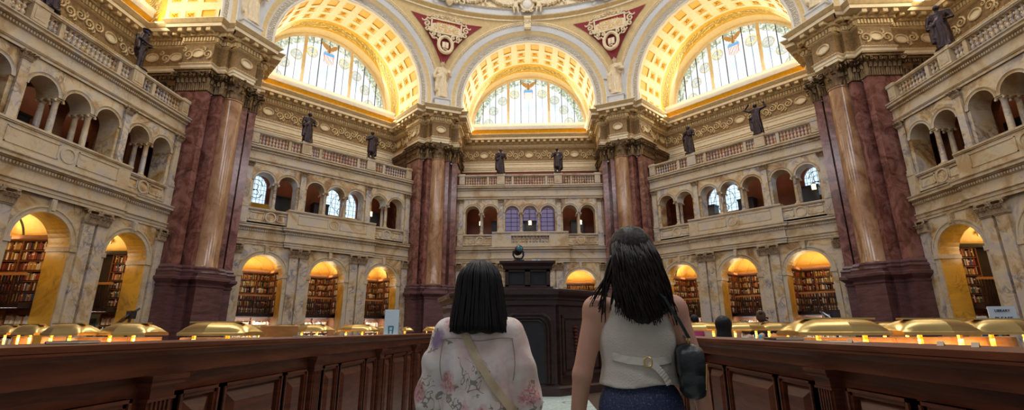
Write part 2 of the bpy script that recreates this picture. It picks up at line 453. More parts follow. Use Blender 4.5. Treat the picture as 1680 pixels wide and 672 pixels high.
def build_pier_meshes():
    D = pier_meshes
    bm = bmesh.new()
    sweep(bm, PIERC, [(.16, 0), (.16, .45), (.10, .5), (.06, .6), (.06, 3.05), (.10, 3.1), (.10, 3.16), (.06, 3.18), (.08, 3.22), (.24, 3.36), (.24, 3.46), (.18, Z_PED), (-.1, Z_PED)])
    D['pedestal'] = mesh_from(bm, 'pedestal', M_dark)
    bm = bmesh.new()
    sweep(bm, PIER, [(.16, Z_PED), (.16, Z_PED+.12), (.14, Z_PED+.13), (.17, Z_PED+.2), (.14, Z_PED+.27), (.07, Z_PED+.29), (.09, Z_PED+.36), (.05, Z_PED+.42), (.0, Z_BASE+.03)])
    D['base'] = mesh_from(bm, 'base', M_dark, True)
    bm = bmesh.new()
    sweep(bm, PIERG, [(0, Z_BASE-.1), (0, 4.4), (0, 7), (0, 9.5), (0, Z_SH+.02)])
    D['shaft'] = mesh_from(bm, 'shaft', M_red)
    D['capital'] = mesh_from(pilaster_capital(PIER), 'capital', M_gilt, True)
    bm = bmesh.new()
    p1, p2, p3 = entab_prof()
    sweep(bm, PIERC, p1, mis=[4, 4, 4, 4, 4, 1, 1, 2, 1])
    sweep(bm, PIERC, p2, mi=1); sweep(bm, PIERC, p3, mis=[0, 0, 1, 1, 0, 0])
    entab_extras(bm, PIERC); frieze_relief(bm, PIERC)
    # solid top
    q = offset(PIERC, .0); bm.faces.new([bm.verts.new((p.x, p.y, Z_COR+.03)) for p in q])
    D['entablature'] = mesh_from(bm, 'entablature', ENT)
    # round column, its own frame: origin on the pier's pedestal top
    z0 = Z_PED
    bm = bmesh.new(); box(bm, -.62, .62, -.62, .5, 0, .12)
    lathe(bm, [(.12, .60), (.16, .63), (.22, .62), (.26, .56), (.29, .53), (.33, .55), (.37, .55), (.40, .52), (.45, .49)], 32)
    D['c_base'] = mesh_from(bm, 'column_base', M_dark, True)
    bm = bmesh.new(); H = Z_SH-z0
    lathe(bm, [(.44, .50), (.50, .475), (2.5, .47), (4.5, .458), (6.5, .44), (H-.08, .425), (H-.05, .46), (H, .46)], 40)
    D['c_shaft'] = mesh_from(bm, 'column_shaft', M_shaft, True)
    bm = bmesh.new(); hc = Z_CAP-Z_SH
    lathe(bm, [(H, .43), (H+.3, .43), (H+.7, .47), (H+hc-.16, .56)], 24)
    ab = []
    for k in range(4):
        a = R(45+90*k)
        for t in range(5):
            s = (t-2)/2; b_ = a+R(90)*((t+.5)/5)-0
        ab += []
    pts = []
    for k in range(4):
        a0 = R(45+90*k); a1 = R(135+90*k)
        P0 = Vector((.78*math.cos(a0), .78*math.sin(a0))); P1 = Vector((.78*math.cos(a1), .78*math.sin(a1)))
        for t in range(6):
            f = t/6; m = P0.lerp(P1, f); m = m*(1-.16*math.sin(math.pi*f)); pts.append((m.x, m.y))
    for zz0, zz1, sc in ((H+hc-.16, H+hc-.08, .94), (H+hc-.08, H+hc, 1.0)):
        lo = [bm.verts.new((x*sc, y*sc, zz0)) for x, y in pts]; hi = [bm.verts.new((x*sc*1.02, y*sc*1.02, zz1)) for x, y in pts]
        for i in range(len(pts)): bm.faces.new((lo[i], lo[(i+1) % len(pts)], hi[(i+1) % len(pts)], hi[i]))
        bm.faces.new(lo); bm.faces.new(hi)
    for row, (hh, curl, sh) in enumerate(((.40, .12, 0), (.66, .17, .5))):
        for k in range(8):
            a = 2*math.pi*(k+sh)/8; out = Vector((math.cos(a), math.sin(a), 0))
            leaf(bm, out*.43, out, H+.02, hc*hh, .30, curl)
    for k in range(4):
        a = R(45+90*k); o = Vector((math.cos(a), math.sin(a), 0)); sd = Vector((-o.y, o.x, 0))
        for s in (-.05, .05): spiral(bm, o*.62+sd*s+Vector((0, 0, H+hc-.28)), .14, 1.7, .05, ax=o, n=13, start=2.4, flip=-1)
        a = R(90*k); o = Vector((math.cos(a), math.sin(a), 0)); sd = Vector((-o.y, o.x, 0))
        for s in (-1, 1): spiral(bm, o*.53+sd*(.11*s)+Vector((0, 0, H+hc-.27)), .10, 1.5, .035, ax=sd*s, n=10, start=2.4, flip=-1)
        lathe(bm, [(-.07, .01), (-.04, .06), (.04, .06), (.07, .01)], 8, tuple(o*.67+Vector((0, 0, H+hc-.07))))
    D['c_cap'] = mesh_from(bm, 'column_capital', M_gilt, True)
build_pier_meshes()
PIERS = {-2: ('left_near', 'nearest the left edge of the room view', 'between the left and rear-left arcades'), -1: ('left_far', '', 'between the rear-left and rear arcades'), 0: ('right_far', '', 'between the rear and rear-right arcades'), 1: ('right_near', '', 'between the rear-right and right arcades')}
COLLAB = {-2: 'large golden brown marble column with bronze capital in front of the nearest left pier',
          -1: 'golden brown marble column of the far left pier, seen over the bobbed dark hair',
          0: 'golden brown marble column directly behind the long haired visitor',
          1: 'large golden brown marble column with bronze capital at the nearest right pier'}
for j in (-2, -1, 0, 1):
    th = 22.5+45*j
    e = empty('wall_pier', (0, 0, 0), R(-th), kind='structure')
    for nm in ('pedestal', 'base', 'shaft', 'capital', 'entablature'): obj(nm, pier_meshes[nm], parent=e)
    c = empty('marble_column', (15.24*math.sin(R(th)), 15.24*math.cos(R(th)), Z_PED), R(-th), COLLAB[j], 'column', 'round columns standing before the piers')
    obj('base', pier_meshes['c_base'], parent=c); obj('shaft', pier_meshes['c_shaft'], parent=c); obj('capital', pier_meshes['c_cap'], parent=c)
for j in (-3, 2):                 # piers just outside the frame close the side bays
    e = empty('wall_pier', (0, 0, 0), R(-(22.5+45*j)), kind='structure')
    for nm in ('pedestal', 'base', 'shaft', 'capital', 'entablature'): obj(nm, pier_meshes[nm], parent=e)

# ---------------- screens: two tiers of arches in each bay ----------------
AF, AB = 15.25, 16.0
LOW = [(u, .93, 0, 4.0) for u in (-3.2, -.05, 3.1)]
UP = [(u, .46, 7.19, 8.62) for u in (-3.70, -2.56)]+[(u, .46, 7.33, 8.62) for u in (-1.14, 0.0, 1.16)]+[(u, .46, 7.19, 8.62) for u in (2.56, 3.70)]
def small_corinthian(bm, u0, u1, a, z0, z1, dep):
    h = z1-z0; w = u1-u0
    box(bm, u0-.02, u1+.02, a-dep-.03, a, z0, z0+.04)
    box(bm, u0-.06, u1+.06, a-dep-.08, a, z1-.06, z1)
    n = max(2, round(w/.13)); dep = dep+.02
    for i in range(n):
        u = u0+w*(i+.5)/n; leaf(bm, Vector((u, a-dep, 0)), Vector((0, -1, 0)), z0+.04, h*.45, w/n*1.25, .09)
    for i in range(n+1):
        u = u0+w*i/n; leaf(bm, Vector((u, a-dep, 0)), Vector((0, -1, 0)), z0+.04, h*.7, w/n*1.1, .13)
    for s, u in ((-1, u0), (1, u1)): spiral(bm, (u, a-dep-.06, z1-.13), .07, 1.5, .022, ax=Vector((s, 0, 0)), n=9, start=2.4, flip=-1)
PATH_L = [(4.68, AF-.02), (2.42, AF-.02), (2.42, AF-.14), (-2.42, AF-.14), (-2.42, AF-.02), (-4.68, AF-.02)]
q = offset(PATH_L, .1)
if q[2].y > PATH_L[2][1]: PATH_L = PATH_L[::-1]
SM = {}
def screen_meshes():
    D = SM
    bm = bmesh.new(); arch_wall(bm, -4.68, 4.68, 0, 6.5, LOW, AF, AB, 20, 0, 1)
    box(bm, -4.68, 4.68, AF, AB, 6.45, 6.9); box(bm, -4.68, 4.68, AF-.02, 16.2, 6.4, 6.5)
    D['wall_low'] = mesh_from(bm, 'arcade_wall', [M_wall, M_yel])
    bm = bmesh.new(); arch_wall(bm, -4.68, 4.68, 8.62, 10.3, [(u_, r_, 8.62, 8.62) for u_, r_, _a, _b in UP], AF+.03, AB, 14, 0, 1, False)
    for x0, x1 in ((-4.68, -4.16), (-2.10, -1.60), (1.62, 2.10), (4.16, 4.68)): box(bm, x0, x1, AF+.03, AB, 6.45, 8.62)
    for x0, x1 in ((-3.24, -3.02), (-.68, -.46), (.46, .70), (3.02, 3.24)): box(bm, x0, x1, AF+.03, AB, 8.60, 8.64)
    for x0, x1, zz in ((-4.16, -2.10, 7.15), (-1.60, 1.62, 7.29), (2.10, 4.16, 7.15)): box(bm, x0, x1, AF+.03, AB, 6.45, zz)
    D['wall_up'] = mesh_from(bm, 'gallery_wall', [M_wall, M_trimm])
    bm = bmesh.new()
    for (u, r, zs, zp) in LOW:
        arch_band(bm, u, zp, [(r, AF+.1), (r, AF-.05), (r+.06, AF-.05), (r+.065, AF-.035), (r+.13, AF-.045), (r+.15, AF-.07), (r+.2, AF-.07), (r+.2, AF+.01)], 24)
        for s in (-1, 1):          # impost block and pilaster strip either side of the opening
            x0, x1 = sorted((u+s*r, u+s*(r+.22)))
            box(bm, x0-.03*(s > 0), x1+.03*(s < 0)*0+.0, AF-.09, AB, zp-.16, zp); box(bm, x0, x1-.0, AF-.05, AF, 0.3, zp-.16)
            x2, x3 = sorted((u+s*(r-.05), u+s*(r+.01))); box(bm, x2, x3, AF-.07, AB, zp-.16, zp)
        M = Matrix.Translation((u, 0, 0)); box(bm, -.08, .08, AF-.14, AF, zp+r-.02, 5.36, M); box(bm, -.06, .06, AF-.17, AF, zp+r+.06, 5.3, M)
    D['archivolt_low'] = mesh_from(bm, 'archivolt', M_trimm)
    bm = bmesh.new()
    for (u, r, zs, zp) in UP:
        arch_band(bm, u, zp, [(r, AF+.1), (r, AF-.02), (r+.035, AF-.02), (r+.04, AF-.005), (r+.085, AF-.02), (r+.11, AF-.04), (r+.11, AF+.04)], 16)
    D['archivolt_up'] = mesh_from(bm, 'archivolt', M_trimm)
    bm = bmesh.new()
    def pil(u0, u1, dep, z0, z1):
        box(bm, u0, u1, AF-dep, AF, z0+.3, z1); box(bm, u0-.05, u1+.05, AF-dep-.05, AF, z0, z0+.18); box(bm, u0-.03, u1+.03, AF-dep-.03, AF, z0+.18, z0+.3)
    for s in (-1, 1):
        o = -.05
        for a, b in ((1.14, 1.54), (1.64, 2.04)):
            x0, x1 = sorted((s*a+o, s*b+o)); pil(x0, x1, .13, .3, 4.98)
        x0, x1 = sorted((s*4.30, s*4.66)); pil(x0, x1, .1, .3, 4.98)
    D['pil_low'] = mesh_from(bm, 'pilaster', M_pil)
    bm = bmesh.new()
    for s in (-1, 1):
        for a, b in ((1.14, 1.54), (1.64, 2.04)):
            x0, x1 = sorted((s*a-.05, s*b-.05)); small_corinthian(bm, x0, x1, AF, 4.86, 5.38, .13)
        x0, x1 = sorted((s*4.30, s*4.66)); small_corinthian(bm, x0, x1, AF, 4.86, 5.38, .1)
    for s in (-1, 1):
        for a, b in ((1.72, 1.98), (4.32, 4.58)):
            x0, x1 = sorted((s*a, s*b)); small_corinthian(bm, x0, x1, AF, 9.25, 9.54, .08)
    D['caps'] = mesh_from(bm, 'pilaster_capital', M_cap, True)
    bm = bmesh.new()
    for s in (-1, 1):
        for a, b in ((1.72, 1.98), (4.32, 4.58)):
            x0, x1 = sorted((s*a, s*b)); box(bm, x0, x1, AF-.08, AF, 7.45, 9.26); box(bm, x0-.04, x1+.04, AF-.12, AF, 7.2, 7.32); box(bm, x0-.02, x1+.02, AF-.1, AF, 7.32, 7.45)
            box(bm, x0-.05, x1+.05, AF-.1, AF, 6.42, 7.2)
    D['pil_up'] = mesh_from(bm, 'pilaster', M_pil)
    # lower entablature
    bm = bmesh.new()
    sweep(bm, PATH_L, [(-.02, 5.38), (.02, 5.38), (.02, 5.48), (.05, 5.49), (.05, 5.58), (.10, 5.62), (.10, 5.66), (.02, 5.66), (.02, 6.0), (.05, 6.01), (.05, 6.14), (.12, 6.16), (.12, 6.18), (.20, 6.20), (.20, 6.28), (.24, 6.33), (.24, 6.36), (-.1, 6.44)])
    along_box(bm, PATH_L, .095, .045, .055, .06, 6.04, 6.12)
    D['cornice_low'] = mesh_from(bm, 'cornice', M_trimm)
    bm = bmesh.new()
    P2 = [PATH_L[0], PATH_L[-1]]
    sweep(bm, P2, [(-.02, 9.54), (.02, 9.54), (.02, 9.62), (.05, 9.64), (.08, 9.69), (.08, 9.72), (.02, 9.72), (.02, 10.08), (.05, 10.1), (.05, 10.2), (.12, 10.22), (.20, 10.25), (.20, 10.32), (.25, 10.36), (.25, 10.40), (-.1, 10.42)])
    along_box(bm, P2, .085, .045, .05, .06, 10.11, 10.19)
    box(bm, -4.68, 4.68, AF-.05, AB+.1, 10.25, 10.40)
    D['cornice_up'] = mesh_from(bm, 'cornice', M_trimm)
    # parapet mouldings and panels
    bm = bmesh.new()
    for (u0, u1, zt, pr) in ((-4.68, -2.42, 7.19, .0), (-2.42, 2.42, 7.33, .12), (2.42, 4.68, 7.19, .0)):
        box(bm, u0, u1, AF-pr-.02, AF+.1, 6.42, 6.52); box(bm, u0, u1, AF-pr-.07, AB, zt-.06, zt+.005); box(bm, u0, u1, AF-pr-.04, AF+.1, zt-.1, zt-.06)
        if pr: box(bm, u0, -1.2, AF-pr, AF+.1, 6.5, zt-.1); box(bm, 1.2, u1, AF-pr, AF+.1, 6.5, zt-.1)
    D['parapet_trim'] = mesh_from(bm, 'parapet', M_trimm)
    def panel(bm, u0, u1, z0, z1, a):
        for (x0, x1, y0, y1) in ((u0, u1, z0, z0+.035), (u0, u1, z1-.035, z1), (u0, u0+.035, z0, z1), (u1-.035, u1, z0, z1)):
            box(bm, x0, x1, a-.025, a+.01, y0, y1)
    bm = bmesh.new()
    for s in (-1, 1):
        for uc in (s*3.2,):
            panel(bm, uc-.95, uc-.30, 6.62, 7.0, AF); panel(bm, uc+.30, uc+.95, 6.62, 7.0, AF)
            arch_band(bm, uc, 6.81, [(.2, AF+.01), (.2, AF-.03), (.27, AF-.03), (.27, AF+.01)], 20, 0, 360)
    D['panels_side'] = mesh_from(bm, 'parapet_panel', M_trimm)
    bm = bmesh.new(); box(bm, -1.2, 1.2, AF-.12, AF+.1, 6.5, 7.25)
    for s in (-1, 1): panel(bm, min(s*.32, s*1.9), max(s*.32, s*1.9), 6.62, 7.12, AF-.12)
    arch_band(bm, 0, 6.87, [(.2, AF-.11), (.2, AF-.15), (.27, AF-.15), (.27, AF-.11)], 20, 0, 360)
    D['panels_center'] = mesh_from(bm, 'parapet_panel', M_trimm)
screen_meshes()
BAYNAME = {-2: 'left', -1: 'rear_left', 0: 'rear', 1: 'rear_right', 2: 'right'}
BAYTXT = {-2: 'left', -1: 'rear-left', 0: 'rear', 1: 'rear-right', 2: 'right'}
def rot(k): return R(-45*k)
for k in range(-2, 3):
    e = empty('wall_'+BAYNAME[k], (0, 0, 0), rot(k), kind='structure')
    obj('arcade_wall', SM['wall_low'], parent=e); obj('gallery_wall', SM['wall_up'], parent=e)
    obj('archivolt', SM['archivolt_low'], parent=e); obj('archivolt', SM['archivolt_up'], parent=e)
    obj('pilaster', SM['pil_low'], parent=e); obj('pilaster', SM['pil_up'], parent=e); obj('pilaster_capital', SM['caps'], parent=e)
    obj('cornice', SM['cornice_low'], parent=e); obj('cornice', SM['cornice_up'], parent=e)
    obj('parapet', SM['parapet_trim'], parent=e); obj('parapet_panel', SM['panels_side'], parent=e)
    if k: obj('parapet_panel', SM['panels_center'], parent=e)

# colonnettes: single shafts in front, twins behind
def colonnette_meshes():
    h = 8.62-7.33; out = []
    bm = bmesh.new(); box(bm, -.13, .13, -.13, .13, 0, .06); lathe(bm, [(.06, .12), (.09, .125), (.12, .10), (.15, .095)], 14)
    out.append(mesh_from(bm, 'colonnette_base', M_trimm, True))
    bm = bmesh.new(); lathe(bm, [(.15, .092), (.6, .09), (h-.16, .078), (h-.14, .09), (h-.12, .08)], 14)
    out.append(mesh_from(bm, 'colonnette_shaft', M_pil, True))
    bm = bmesh.new(); lathe(bm, [(h-.13, .08), (h-.06, .11)], 12); box(bm, -.14, .14, -.13, .13, h-.045, h)
    for sx in (-1, 1):
        for sy in (-1, 1): tube(bm, [(sx*.135, sy*.10-.025, h-.08), (sx*.135, sy*.10+.025, h-.08)], .042, 8)
    out.append(mesh_from(bm, 'colonnette_capital', M_trimm, True))
    return out
CM = colonnette_meshes()
UPOS = ['left opening pair', 'left side of the triple opening', 'right side of the triple opening', 'right opening pair']
for k in range(-2, 3):
    for i, (u, z) in enumerate(((-3.13, 7.19), (-.57, 7.33), (.58, 7.33), (3.13, 7.19))):
        for rr, (a, dz) in enumerate(((AF+.15, 0), (AB-.13, 0))):
            e = empty('colonnette', W(k, u, a, z), rot(k), 'slender %s marble colonnette in the %s of the %s gallery' % (('front', 'back')[rr], UPOS[i], BAYTXT[k]), 'column', 'colonnettes of the upper arcade')
            if z < 7.3: e.scale = (1, 1, 1.43/1.29)
            for nm, m in zip(('base', 'shaft', 'capital'), CM): obj(nm, m, parent=e)

# balustrades
def baluster_mesh(h, r):
    bm = bmesh.new(); box(bm, -r, r, -r, r, 0, h*.07); box(bm, -r, r, -r, r, h*.93, h)
    lathe(bm, [(h*.07, r*.7), (h*.12, r*.75), (h*.16, r*.45), (h*.24, r*.8), (h*.33, r*1.0), (h*.42, r*.8), (h*.49, r*.42), (h*.5, r*.5), (h*.52, r*.42), (h*.60, r*.8), (h*.68, r*1.0), (h*.76, r*.75), (h*.84, r*.4), (h*.88, r*.72), (h*.93, r*.7)], 8)
    return mesh_from(bm, 'baluster', M_pil, True)
BAL = baluster_mesh(.58, .072); BALS = baluster_mesh(.50, .075)
PEDU = [(-4.42, .36), (-1.87, .50), (1.87, .50), (4.42, .36)]; POSTU = [-2.72+.0, -1.10, 1.10, 2.72]
bm = bmesh.new(); box(bm, -4.68, 4.68, AF-.10, AF+.30, 10.40, 10.48); box(bm, -4.68, 4.68, AF-.06, AF+.26, 10.48, 10.50); MB_ = mesh_from(bm, 'plinth', M_trimm)
bm = bmesh.new(); box(bm, -4.68, 4.68, AF-.06, AF+.26, 11.07, 11.11); box(bm, -4.68, 4.68, AF-.09, AF+.29, 11.11, 11.18); MR_ = mesh_from(bm, 'handrail', M_trimm)
bm = bmesh.new(); box(bm, -.25, .25, -.2, .2, 0, .62); box(bm, -.28, .28, -.23, .23, .56, .70); box(bm, -.17, .17, -.215, .2, .1, .48); MP_ = mesh_from(bm, 'pedestal', M_trimm)
bm = bmesh.new(); box(bm, -.07, .07, -.12, .12, -.06, .54); MQ_ = mesh_from(bm, 'post', M_trimm)
for k in range(-2, 3):
    e = empty('balustrade', W(k, 0, 0, 0), rot(k), 'marble balustrade with bulbous balusters along the top of the %s gallery wall' % BAYTXT[k], 'balustrade', None)
    obj('plinth', MB_, parent=e); obj('handrail', MR_, parent=e)
    for u, w in PEDU:
        o = obj('pedestal', MP_, parent=e, loc=(u, AF+.1, 10.53)); o.scale = (w/.5, 1, 1)
    for u in (-2.72, -1.1, 1.1, 2.72): obj('post', MQ_, parent=e, loc=(u, AF+.1, 10.55))
    for x0, x1 in ((-4.22, -2.79), (-2.65, -2.14), (-1.60, -1.17), (-1.03, 1.03), (1.17, 1.60), (2.14, 2.65), (2.79, 4.22)):
        n = round((x1-x0)/.165)
        for i in range(n): obj('baluster', BAL, parent=e, loc=(x0+(x1-x0)*(i+.5)/n, AF+.1, 10.495))
e = empty('balustrade', W(0, 0, AF-.02, 6.5), 0, 'short marble balustrade below the central triple opening of the rear wall', 'balustrade')
for i in range(11): obj('baluster', BALS, parent=e, loc=(-1.05+.21*i, 0, .08))
bm = bmesh.new(); box(bm, -1.2, 1.2, -.13, .1, 0, .09); box(bm, -1.2, 1.2, -.13, .1, .58, .75); obj('rail', bm, M_trimm, e)

# ---------------- recess behind each screen: back wall, entablature, lunette window, coffered vault ----------------
RM = {}
def recess_meshes():
    D = RM; AW = 18.3
    bm = bmesh.new()
    box(bm, -5.2, 5.2, AW, AW+.2, 10.2, Z_CAP)
    D['back'] = mesh_from(bm, 'back_wall', M_redwall)
    bm = bmesh.new()   # cream panelled band between red wall and architrave, and side returns
    box(bm, -5.0, 5.0, AW-.02, AW, 12.42, Z_CAP)
    for z in (12.42, 12.58, 12.72): box(bm, -5.0, 5.0, AW-.07, AW, z, z+.05)
    D['band'] = mesh_from(bm, 'plain_band', M_stucco)
    P = [(4.97, AW), (-4.97, AW)]
    if offset(P, .1)[0].y > AW: P = P[::-1]
    bm = bmesh.new(); p1, p2, p3 = entab_prof()
    sweep(bm, P, p1, mis=[4, 4, 4, 4, 4, 1, 1, 2, 1]); sweep(bm, P, p2, mi=1); sweep(bm, P, p3, mis=[0, 0, 1, 1, 0, 0])
    entab_extras(bm, P); frieze_relief(bm, P)
    D['entab'] = mesh_from(bm, 'entablature', ENT)
    # parapet of the cove: cavetto below with lamplight painted in yellow, white corona above
    bm = bmesh.new()
    sweep(bm, P, [(.42, Z_COR+.0), (.44, Z_COR+.04), (.52, Z_COR+.20), (.66, Z_COR+.36)], mi=1)
    sweep(bm, P, [(.66, Z_COR+.36), (.70, Z_COR+.37), (.70, Z_COR+.62), (.78, Z_COR+.72), (.78, Z_COR+.80), (.60, Z_COR+.82), (.40, Z_COR+.82), (.40, Z_COR+.02)])
    D['cove'] = mesh_from(bm, 'cove_parapet', [M_white, M_gold])
    # vault r 4.41 from a=14.4 to 19.1, coffers in 3 rows
    r = 4.41; bm = bmesh.new()
    rows = [(14.62, 15.30, 0), (15.55, 16.10, 1), (16.32, 16.87, 1)]
    def P_(t, a, rr):
        if t < 0: return Vector((rr, a, Z_SP+t*r))       # stilt
        if t > math.pi: return Vector((-rr, a, Z_SP-(t-math.pi)*r))
        return Vector((rr*math.cos(t), a, Z_SP+rr*math.sin(t)))
    st = math.pi/14; hw = .30/r*1.0
    ts = []
    cen = [st*(i+.5) for i in range(-1, 15)]
    brk = [-.97/r]
    for c in cen: brk += [max(c-hw, -.96/r), c+hw]
    brk.append(math.pi+.97/r)
    brk = sorted(set(round(x, 5) for x in brk if -.98/r <= x <= math.pi+.98/r))
    abr = sorted(set([14.4, 19.1]+[x for q in rows for x in q[:2]]+[17.05, 17.35, 17.95, 18.15]))
    def quad(p, m): bm.faces.new([bm.verts.new(x) for x in p]).material_index = m
    for t0, t1 in zip(brk, brk[1:]):
        tc = (t0+t1)/2; isc = any(abs(tc-c) < hw*.9 for c in cen)
        for a0, a1 in zip(abr, abr[1:]):
            row = next((q for q in rows if abs(q[0]-a0) < 1e-6), None)
            if isc and row:
                def rect(f, rr):      # inset rectangle at radius rr
                    dt = (t1-t0)*f/2; da = (a1-a0)*f/2; ac = (a0+a1)/2
                    return [P_(tc-dt, ac-da, rr), P_(tc+dt, ac-da, rr), P_(tc+dt, ac+da, rr), P_(tc-dt, ac+da, rr)]
                lev = [(1, r), (.97, r-.02), (.93, r-.02), (.90, r+.015), (.84, r+.015), (.80, r+.03)] if row[2] == 0 else [(1, r), (.95, r-.012), (.90, r-.012), (.82, r+.015), (.70, r+.015), (.64, r+.03)]
                L = [rect(*q) for q in lev]
                for n_, (A_, B_) in enumerate(zip(L, L[1:])):
                    for i in range(4): quad([A_[i], A_[(i+1) % 4], B_[(i+1) % 4], B_[i]], (0 if n_ < 2 else (1 if row[2] == 0 else 5)))
                quad(L[-1], 1 if row[2] == 0 else 1)
                if row[2]:
                    c0 = P_(tc, (a0+a1)/2, r+.028); nn = (Vector((0, c0.y, Z_SP))-c0 if 0 < tc < math.pi else Vector((-c0.x, 0, 0))).normalized()
                    tt = Vector((0, 1, 0)); ss = nn.cross(tt)
                    for q_ in range(4):
                        an = math.pi/4+q_*math.pi/2; cc = c0+(tt*math.cos(an)+ss*math.sin(an))*.085
                        spiral(bm, cc+nn*.03, .075, .9, .03, ax=tt, az=ss, n=6, start=an, seg=4, mi=3)
            else:
                m = 0
                if a0 == 17.35: m = 4
                if a0 in (17.05, 17.95): m = 1
                sub = 1 if isc else 1
                quad([P_(t0, a0, r), P_(t1, a0, r), P_(t1, a1, r), P_(t0, a1, r)], m)
    bmesh.ops.remove_doubles(bm, verts=bm.verts, dist=2e-4)
    D['vault'] = mesh_from(bm, 'coffered_vault', [M_vault, M_gold, M_yelw, M_gold, M_gorn, M_yelw])
    # archivolt facing the room
    bm = bmesh.new()
    prof = [(4.41, 14.45), (4.41, 14.36), (4.45, 14.33), (4.52, 14.33), (4.80, 14.33), (4.83, 14.30), (4.90, 14.22), (5.02, 14.16), (5.10, 14.12), (5.14, 14.08), (5.50, 14.06), (5.52, 14.03), (5.56, 14.03), (5.66, 13.99), (5.68, 13.95), (5.78, 13.95), (5.80, 14.3)]
    mis = [0, 0, 0, 1, 0, 0, 2, 2, 0, 3, 0, 0, 0, 0, 2, 0]
    arch_band(bm, 0, Z_SP, prof, 56, leg=.94, mis=mis)
    for i in range(120):
        t = math.pi*(i+.5)/120; M = Matrix.Translation((5.61*math.cos(t), 14.0, Z_SP+5.61*math.sin(t))) @ Matrix.Rotation(-t, 4, 'Y')
        box(bm, -.05, .05, -.03, .03, -.045, .045, M, 2)
    D['archi'] = mesh_from(bm, 'great_archivolt', [M_white, M_orn, M_tan, M_blue])
    # keystone console
    bm = bmesh.new()
    box(bm, -.22, .22, 13.72, 14.1, 21.25, 22.15); tube(bm, [(-.24, 13.78, 22.0), (.24, 13.78, 22.0)], .16, 10); tube(bm, [(-.2, 13.85, 21.3), (.2, 13.85, 21.3)], .10, 10)
    for s in (-1, 1): spiral(bm, (s*.1, 13.70, 21.65), .14, 1.3, .04, ax=Vector((s, 0, 0)), n=10)
    D['key'] = mesh_from(bm, 'keystone', [M_stucco])
recess_meshes()
# ---------------- lunette windows ----------------
def glass_mat():
    m, nt, b = _new('painted_window_glass')
    tc = nt.nodes.new('ShaderNodeTexCoord'); sp = nt.nodes.new('ShaderNodeSeparateXYZ'); nt.links.new(tc.outputs['Object'], sp.inputs[0])
    x, z = sp.outputs[0], sp.outputs[2]
    rad = math_(nt, 'SQRT', math_(nt, 'ADD', math_(nt, 'MULTIPLY', x, x), math_(nt, 'MULTIPLY', z, z)))
    ang = math_(nt, 'ARCTAN2', z, x)
    cv = nt.nodes.new('ShaderNodeCombineXYZ'); nt.links.new(math_(nt, 'MULTIPLY', ang, 4.2), cv.inputs[0]); nt.links.new(rad, cv.inputs[1])
    n1 = noise(nt, cv.outputs[0], 4.5, 3, 1.0); n2 = noise(nt, tc.outputs['Object'], .8, 2)
    base = ramp(nt, n2, [(.3, (.62, .74, .86)), (.7, (.95, .98, 1.0))])
    bord = ramp(nt, n1, [(.38, (.10, .16, .07)), (.46, (.45, .48, .18)), (.54, (.75, .82, .75)), (.64, (.30, .12, .06)), (.7, (.5, .55, .3))], 'CONSTANT')
    mb = ramp(nt, rad, [(3.72/4.3, (0, 0, 0)), (3.78/4.3, (1, 1, 1))])
    rd = nt.nodes.new('ShaderNodeMath'); rd.operation = 'DIVIDE'; nt.links.new(rad, rd.inputs[0]); rd.inputs[1].default_value = 4.3
    mb = ramp(nt, rd.outputs[0], [(.875, (0, 0, 0)), (.885, (1, 1, 1))])
    col = mixc(nt, math_(nt, 'MULTIPLY', mb, .8), base, bord)
    # fine lattice of leading
    gx = math_(nt, 'FRACT', math_(nt, 'MULTIPLY', x, 4.6)); gz = math_(nt, 'FRACT', math_(nt, 'MULTIPLY', z, 3.2))
    lx = math_(nt, 'LESS_THAN', gx, .10); lz = math_(nt, 'LESS_THAN', gz, .08)
    l = math_(nt, 'MULTIPLY', math_(nt, 'MAXIMUM', lx, lz), .30)
    col = mixc(nt, l, col, (.30, .38, .45))
    # medallions with painted seals on a ring
    u = math_(nt, 'MULTIPLY', ang, 9/math.pi); fu = math_(nt, 'SUBTRACT', math_(nt, 'FRACT', u), .5)
    du = math_(nt, 'MULTIPLY', fu, 1.08); dv = math_(nt, 'SUBTRACT', rad, 3.12)
    d = math_(nt, 'SQRT', math_(nt, 'ADD', math_(nt, 'MULTIPLY', du, du), math_(nt, 'MULTIPLY', dv, dv)))
    seal = ramp(nt, noise(nt, tc.outputs['Object'], 6, 2, .5), [(.4, (.25, .35, .30)), (.5, (.75, .60, .25)), (.58, (.40, .55, .65)), (.66, (.55, .25, .15))], 'CONSTANT')
    ms = math_(nt, 'MULTIPLY', math_(nt, 'LESS_THAN', d, .34), .62)
    rg = math_(nt, 'MULTIPLY', math_(nt, 'LESS_THAN', math_(nt, 'ABSOLUTE', math_(nt, 'SUBTRACT', d, .34)), .035), .7)
    col = mixc(nt, ms, col, seal); col = mixc(nt, rg, col, (.45, .35, .12))
    # scattered ribbons
    n3 = noise(nt, tc.outputs['Object'], 2.6, 3, 2.0)
    rb = math_(nt, 'LESS_THAN', math_(nt, 'ABSOLUTE', math_(nt, 'SUBTRACT', n3, .5)), .014)
    band = ramp(nt, rd.outputs[0], [(.56, (0, 0, 0)), (.62, (1, 1, 1))])
    col = mixc(nt, math_(nt, 'MULTIPLY', math_(nt, 'MULTIPLY', rb, band), .55), col, (.35, .33, .2))
    nt.links.new(col, b.inputs['Emission Color']); b.inputs['Emission Strength'].default_value = .95
    b.inputs['Base Color'].default_value = (.1, .12, .14, 1); b.inputs['Roughness'].default_value = .2
    return m
M_glass = glass_mat()
M_eagle = emit('glass_brown', (.30, .16, .05), .8); M_gr = emit('glass_red', (.75, .12, .10), .95); M_gb = emit('glass_blue', (.10, .28, .55), .95); M_gw = emit('glass_white', (.95, .95, .9), 1.0); M_gy = emit('glass_gold', (.75, .55, .15), .9)
WR = 4.24
